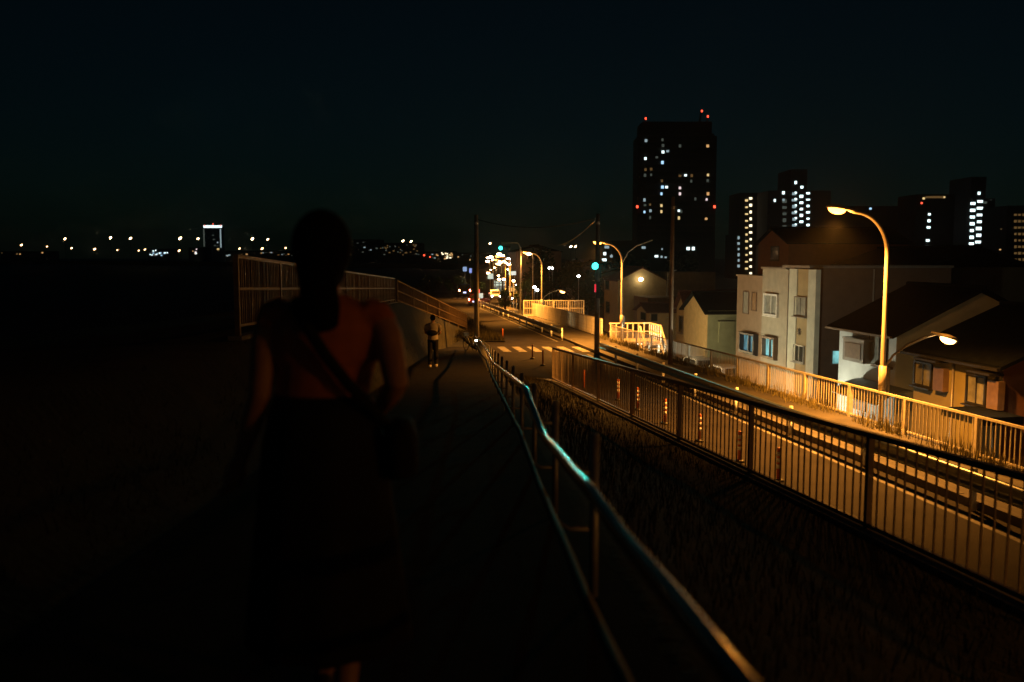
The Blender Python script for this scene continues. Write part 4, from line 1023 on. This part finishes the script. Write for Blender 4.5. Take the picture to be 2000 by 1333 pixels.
# ------------------------------------------------------------------ bicycle at the foot of the path
def bicycle(p, rz, label, light):
    t = thing('bicycle', label, 'bicycle', p, rz)
    for yy in (-0.52, 0.52):
        rg = [(0, yy + .33 * math.cos(2 * math.pi * k / 24), .34 + .33 * math.sin(2 * math.pi * k / 24)) for k in range(25)]
        w_ = MB().tube(rg, .018, 6, cap=False).build('wheel', M_tyre, t, smooth=True)
        sp_ = MB()
        for k in range(6): a = math.pi * k / 6; sp_.bar((0, yy - .32 * math.cos(a), .34 - .32 * math.sin(a)), (0, yy + .32 * math.cos(a), .34 + .32 * math.sin(a)), .004, .004)
        sp_.build('spokes', M_galv, w_)
    f = MB()
    for a, b in (((0, -.52, .34), (0, -.08, .30)), ((0, -.08, .30), (0, -.2, .78)), ((0, -.52, .34), (0, -.17, .70)), ((0, -.08, .30), (0, .36, .78)), ((0, -.18, .70), (0, .38, .82)), ((0, .36, .90), (0, .52, .34))): f.tube([a, b], .018, 8)
    f.build('frame', M_galvdull, t, smooth=True)
    MB().tube([(-.28, .22, 1.0), (-.1, .38, 1.0), (.1, .38, 1.0), (.28, .22, 1.0)], .013, 8).build('handlebar', M_galv, t, smooth=True)
    MB().ell((0, -.22, .84), (.09, .13, .04), 12, 6).build('saddle', M_dark, t, smooth=True)
    MB().box((0, .55, .86), (.3, .24, .2)).build('basket', M_galvdull, t)
    if light: MB().ell((0, -.72, .62), (.05, .03, .05), 10, 6).build('rear_light', light, t, smooth=True)
    MB().bar((.02, -.3, .3), (.18, -.36, 0.01), .015, .015).build('kickstand', M_galv, t)
q = at(922, 676, 47); bicycle((q.x - 0.1, 47, zpath(47)), 0.5, 'bicycle with a white light parked at the foot of the path', M_head)

# ------------------------------------------------------------------ thin air volume added to imitate lens bloom round the lamps
hz = MB().box((0, 1430, 32), (4860, 3200, 86)).build('bloom_haze', None)
tag(hz, kind='stuff')
hm_ = bpy.data.materials.new('bloom_air'); hm_.use_nodes = True
for n_ in list(hm_.node_tree.nodes): hm_.node_tree.nodes.remove(n_)
vo = hm_.node_tree.nodes.new('ShaderNodeVolumePrincipled'); vo.inputs['Density'].default_value = 0.00022; vo.inputs['Anisotropy'].default_value = 0.75
vo.inputs['Color'].default_value = (0.9, 0.9, 0.9, 1)
ou = hm_.node_tree.nodes.new('ShaderNodeOutputMaterial'); hm_.node_tree.links.new(vo.outputs[0], ou.inputs['Volume'])
hz.data.materials.append(hm_)

# ------------------------------------------------------------------ people
M_skin = mat('skin', (0.42, 0.22, 0.14), 0.55, var=0.06, scale=12)
M_hair = mat('black_hair', (0.006, 0.005, 0.005), 0.8, spec=0.05, var=0.3, scale=30)
M_rust = mat('rust_top', (0.50, 0.16, 0.07), 0.9, var=0.12, scale=25, bump=0.2, bscale=200)
M_shoe = mat('dark_shoe', (0.02, 0.02, 0.02), 0.6)
def ring(c, rx, ry, n=20, M=None):
    c = Vector(c)
    return [c + (M @ Vector((rx * math.cos(2 * math.pi * k / n), ry * math.sin(2 * math.pi * k / n), 0)) if M else Vector((rx * math.cos(2 * math.pi * k / n), ry * math.sin(2 * math.pi * k / n), 0))) for k in range(n)]
def hand(mb, wrist, dirv, side, s=1.0):
    """palm, four unequal bent fingers and a thumb from the side of the palm; dirv = pointing direction, side = towards the thumb"""
    d = Vector(dirv).normalized(); sd = Vector(side); sd = (sd - d * sd.dot(d)).normalized(); nn = d.cross(sd)
    wv = Vector(wrist); pe = wv + d * 0.085 * s
    mb.tube([wv - d * .02 * s, wv + d * .02 * s, wv + d * .05 * s, pe + d * .008 * s], [(.024 * s, .020 * s), (.032 * s, .018 * s), (.038 * s, .016 * s), (.034 * s, .013 * s)], 12)
    for k, (o_, l_) in enumerate(((.028, .072), (.009, .080), (-.010, .074), (-.028, .058))):
        b = pe + sd * o_ * s - d * .008 * s; cu = nn * (-.012 * s)
        mb.tube([b, b + d * l_ * .45 * s + cu * .3, b + d * l_ * .78 * s + cu * 1.2, b + d * l_ * 1.0 * s + cu * 2.4], [.0088 * s, .0082 * s, .0075 * s, .0055 * s], 8)
    b = wv + d * .03 * s + sd * .026 * s
    mb.tube([b - sd * .01 * s, b + sd * .022 * s + d * .022 * s, b + sd * .032 * s + d * .048 * s, b + sd * .034 * s + d * .068 * s], [.013 * s, .0105 * s, .0095 * s, .007 * s], 8)
def finish(o, vox, sm_it=3):
    r = o.modifiers.new('join', 'REMESH'); r.mode = 'VOXEL'; r.voxel_size = vox; r.use_smooth_shade = True
    s_ = o.modifiers.new('smooth', 'SMOOTH'); s_.factor = 0.5; s_.iterations = sm_it
def head_mesh(mb, c, s=1.0):
    """faces +y"""
    c = Vector(c)
    mb.ell(c + Vector((0, -.005, .02)) * s, (.074 * s, .094 * s, .105 * s), 18, 12)
    mb.ell(c + Vector((0, .030, -.055)) * s, (.055 * s, .060 * s, .062 * s), 14, 9)
    mb.ell(c + Vector((0, .092, -.012)) * s, (.012 * s, .018 * s, .024 * s), 10, 7)          # nose
    for sx in (-1, 1):
        mb.ell(c + Vector((sx * .075, -.005, -.01)) * s, (.010 * s, .020 * s, .032 * s), 10, 7)   # ears
        mb.ell(c + Vector((sx * .03, .08, .022)) * s, (.022 * s, .012 * s, .008 * s), 8, 6)         # brows
    mb.ell(c + Vector((0, .086, -.055)) * s, (.024 * s, .010 * s, .010 * s), 8, 6)             # mouth
def face_parts(t, c, s=1.0):
    c = Vector(c)
    for sx in (-1, 1): MB().ell(c + Vector((sx * .030, .083, .004)) * s, (.013 * s, .007 * s, .007 * s), 10, 6).build('eye', mat('eye', (0.5, 0.5, 0.48), 0.2), t)

# --- the woman walking ahead
gz = zpath(2.85); wx = at(632, 500, 2.85).x
wm_ = thing('person', 'woman seen from behind in a rust top and long black skirt walking down the path', 'person', (wx, 2.85, gz))
O = Vector(wm_.location)
def wp(px, py, dd=0.0): return at(px, py, 2.85 + dd) - O
hc = wp(632, 497); 
ls, rs = wp(528, 612), wp(744, 614)
bd = MB(); head_mesh(bd, hc, 1.0)
nk = wp(636, 590)
bd.tube([hc + Vector((0, -.015, -.05)), nk + Vector((0, .0, .0)), nk + Vector((0, 0, -.06))], [.050, .054, .075], 14)
wst = wp(628, 775)
shz = (ls.z + rs.z) / 2
torso = [ring((0.00, 0, shz + .035), .075, .06), ring((0.00, 0, shz + .008), .13, .075), ring((0, .0, shz - .05), .168, .09), ring((0, .01, shz - .14), .160, .10), ring((0, .01, (shz + wst.z) / 2 - .02), .145, .095), ring((wst.x, .0, wst.z), .135, .09), ring((wst.x, -.01, wst.z - .12), .165, .115), ring((wst.x, -.01, wst.z - .24), .160, .11)]
bd.loft(list(reversed(torso)))
# arms: left hangs back and out, right bent forward
le, lw = wp(508, 775, -.04), wp(468, 905, .02)
bd.tube([ls + Vector((.02, 0, .0)), ls.lerp(le, .3) + Vector((-.005, 0, 0)), le, le.lerp(lw, .35), lw], [.048, .046, .037, .036, .024], 12)
hand(bd, lw, (lw - le) + Vector((-.02, .02, 0)), (0.5, 1, 0.1))
re_ = wp(774, 752, -.10); rw = wp(742, 800, .14)
bd.tube([rs + Vector((-.02, 0, 0)), rs.lerp(re_, .3) + Vector((.006, 0, 0)), re_, re_.lerp(rw, .35), rw], [.050, .048, .039, .037, .025], 12)
hand(bd, rw, (rw - re_) + Vector((-.02, 0, .02)), (-.3, 0, 1))
# legs, mid-stride
la, ra = wp(628, 1215, .05), wp(682, 1290, -.12)
hipL, hipR = Vector((wst.x - .085, 0, wst.z - .22)), Vector((wst.x + .085, 0, wst.z - .22))
la = Vector((la.x + .0, .10, .11)); ra = Vector((ra.x, -.20, .13))
kl = Vector(((hipL.x + la.x) / 2, .10, .47)); kr = Vector(((hipR.x + ra.x) / 2, .06, .47))
bd.tube([hipL, hipL.lerp(kl, .5), kl, kl.lerp(la, .35) + Vector((0, -.02, 0)), la, la + Vector((0, .01, -.05))], [.085, .07, .05, .052, .034, .036], 12)
bd.tube([hipR, hipR.lerp(kr, .5), kr, kr.lerp(ra, .35) + Vector((0, -.02, 0)), ra, ra + Vector((0, .02, -.05))], [.085, .07, .05, .052, .034, .036], 12)
for f_, tip in ((la, 0.0), (ra, .5)):
    fy = Vector((0, math.cos(tip), -math.sin(tip))); b = f_ + Vector((0, -.03, -.06))
    bd.tube([b, b + fy * .08, b + fy * .17, b + fy * .22], [(.034, .034), (.042, .032), (.045, .022), (.03, .014)], 12)
body = bd.build('body', M_skin, wm_, smooth=True); finish(body, 0.0075, 4)
face_parts(wm_, hc)
# top with short sleeves
tp = MB()
tor = [ring((0, 0, shz + .062), .066, .06), ring((0, 0, shz + .045), .098, .070), ring((0.00, 0, shz + .018), .158, .087), ring((0, .0, shz - .05), .192, .102), ring((0, .01, shz - .14), .186, .114), ring((0, .01, (shz + wst.z) / 2 - .02), .160, .108), ring((wst.x, .0, wst.z), .150, .104), ring((wst.x, 0, wst.z - .012), .147, .100)]
tp.loft(list(reversed(tor)))
for s0, e0 in ((ls, le), (rs, re_)):
    sg = 1 if s0.x < 0 else -1
    tp.tube([s0 + Vector((.05 * sg, 0, -.005)), s0 + Vector((.012 * sg, 0, -.012)), s0.lerp(e0, .20) + Vector((.004 * sg, 0, 0))], [.062, .058, .053], 14)
to = tp.build('top', M_rust, wm_, smooth=True); finish(to, 0.009, 6)
# long skirt
rows = []
for i, (f, rx, ry) in enumerate(((0, .150, .108), (.08, .172, .13), (.2, .195, .155), (.45, .215, .18), (.75, .24, .21), (1.0, .26, .235))):
    z = wst.z + .012 + (0.24 - wst.z) * f
    rg = []
    for k in range(40):
        a = 2 * math.pi * k / 40; fo = 1 + .05 * f * math.sin(a * 9 + f * 2)
        rg.append(Vector((wst.x * (1 - f * .2) + .015 * f + rx * fo * math.cos(a), -.03 * f + ry * fo * math.sin(a), z)))
    rows.append(rg)
sk = MB().loft(list(reversed(rows)), cap=False).build('skirt', M_black, wm_, smooth=True); sk.modifiers.new('s', 'SOLIDIFY').thickness = 0.006
# hair: cap plus a thick fall down the back
hb = MB(); hb.ell(hc + Vector((-.002, -.014, .022)), (.096, .108, .120), 18, 12); hb.ell(hc + Vector((0, -.04, -.03)), (.080, .085, .10), 16, 10)
hb.tube([hc + Vector((0, -.07, -.02)), hc + Vector((.002, -.095, -.10)), hc + Vector((.008, -.10, -.17)), hc + Vector((.012, -.105, -.225)), hc + Vector((.015, -.105, -.24))], [(.070, .06), (.060, .05), (.062, .042), (.052, .03), (.03, .015)], 16)
hr_ = hb.build('hair', M_hair, wm_, smooth=True); finish(hr_, 0.008, 4)
for f_, tip in ((la, 0.0), (ra, .5)):
    fy = Vector((0, math.cos(tip), -math.sin(tip))); b = f_ + Vector((0, -.04, -.065))
    MB().tube([b, b + fy * .02, b + fy * .09, b + fy * .18, b + fy * .245, b + fy * .26], [(.02, .02), (.040, .040), (.048, .038), (.05, .028), (.036, .018), (.01, .008)], 14).build('shoe', M_shoe, wm_, smooth=True)
# shoulder bag worn across the back
bg_ = thing('shoulder_bag', 'black shoulder bag with a strap slung diagonally across the woman', 'bag', O + wp(782, 868, .02))
BO = Vector(bg_.location)
sp_ = [wp(572, 588, -.03), wp(580, 604, -.10), wp(600, 640, -.128), wp(640, 700, -.132), wp(680, 750, -.125), wp(722, 792, -.105), wp(752, 828, -.04), wp(770, 845, .0)]
rows = []
for i, q in enumerate(sp_):
    tt = (sp_[min(i + 1, len(sp_) - 1)] - sp_[max(i - 1, 0)]).normalized(); nn = tt.cross(Vector((0, 1, 0))).normalized()
    rows.append([q + O - BO - nn * .019, q + O - BO + nn * .019])
s_ = MB().sheet(rows).build('strap', M_black, bg_, smooth=True); s_.modifiers.new('s', 'SOLIDIFY').thickness = 0.005
bgb = MB(); bgb.loft([ring((0, 0, -.095), .05, .10, 16), ring((0, 0, -.08), .058, .125, 16), ring((0, 0, .03), .055, .13, 16), ring((0, 0, .07), .04, .115, 16), ring((0, 0, .08), .02, .09, 16)])
bgb.build('pouch', mat('dark_leather', (0.012, 0.009, 0.007), 0.8, spec=0.1), bg_, smooth=True)

# --- the person farther down the path
gp = at(846, 715, 28.0); fp = thing('person', 'person in a pale shirt and dark trousers far down the path', 'person', (gp.x, 28.0, zpath(28.0)))
bd = MB(); head_mesh(bd, (0, 0, 1.53), 1.0); bd.tube([(0, 0, 1.46), (0, 0, 1.36)], [.05, .06], 12)
bd.loft([ring((0, 0, .85), .15, .10), ring((0, 0, 1.05), .14, .09), ring((0, 0, 1.28), .17, .10), ring((0, 0, 1.37), .15, .08), ring((0, 0, 1.40), .07, .06)])
for sx in (-1, 1):
    bd.tube([(sx * .18, 0, 1.34), (sx * .23, -.02, 1.08), (sx * .13, .16, 1.0)], [.045, .038, .026], 10); hand(bd, (sx * .13, .16, 1.0), (-sx * .3, 1, .1), (0, 0, 1))
    bd.tube([(sx * .08, 0, .88), (sx * .09, .02 * sx, .46), (sx * .09, .10 * sx - .03, .08)], [.085, .055, .04], 10)
    bd.tube([(sx * .09, .10 * sx - .06, .05), (sx * .09, .10 * sx + .12, .04)], [.04, .03], 10)
b_ = bd.build('body', M_skin, fp, smooth=True); finish(b_, 0.014, 2); face_parts(fp, (0, 0, 1.53))
sh = MB(); sh.loft([ring((0, 0, .86), .17, .12), ring((0, 0, 1.05), .16, .11), ring((0, 0, 1.28), .19, .12), ring((0, 0, 1.375), .165, .09), ring((0, 0, 1.41), .08, .07)])
for sx in (-1, 1): sh.tube([(sx * .14, 0, 1.34), (sx * .20, 0, 1.30), (sx * .235, -.01, 1.14)], [.065, .062, .058], 10)
o_ = sh.build('shirt', mat('pale_shirt', (0.55, 0.50, 0.40), 0.9), fp, smooth=True); finish(o_, 0.014, 3)
tr = MB(); tr.ell((0, 0, .86), (.17, .12, .10), 14, 8)
for sx in (-1, 1): tr.tube([(sx * .08, 0, .88), (sx * .09, .02 * sx, .46), (sx * .09, .10 * sx - .03, .10)], [.10, .075, .06], 10)
o_ = tr.build('trousers', M_black, fp, smooth=True); finish(o_, 0.014, 3)
hb = MB(); hb.ell((0, -.015, 1.56), (.085, .10, .105), 14, 9); hb.build('hair', M_hair, fp, smooth=True)
for sx in (-1, 1): MB().tube([(sx * .09, .10 * sx - .09, .045), (sx * .09, .10 * sx + .02, .05), (sx * .09, .10 * sx + .16, .035)], [.045, .05, .03], 10).build('shoe', M_white, fp, smooth=True)
bp_ = thing('waist_bag', 'black waist bag worn on the back of the distant person', 'bag', Vector(fp.location) + Vector((0, -.13, 1.09)))
MB().ell((0, -.03, 0), (.17, .08, .09), 14, 8).build('pouch', M_black, bp_, smooth=True)
rg = [(0.185 * math.cos(2 * math.pi * k / 20), .13 + .135 * math.sin(2 * math.pi * k / 20), 0.02) for k in range(21)]
MB().tube(rg, .018, 6, cap=False).build('belt', M_black, bp_, smooth=True)
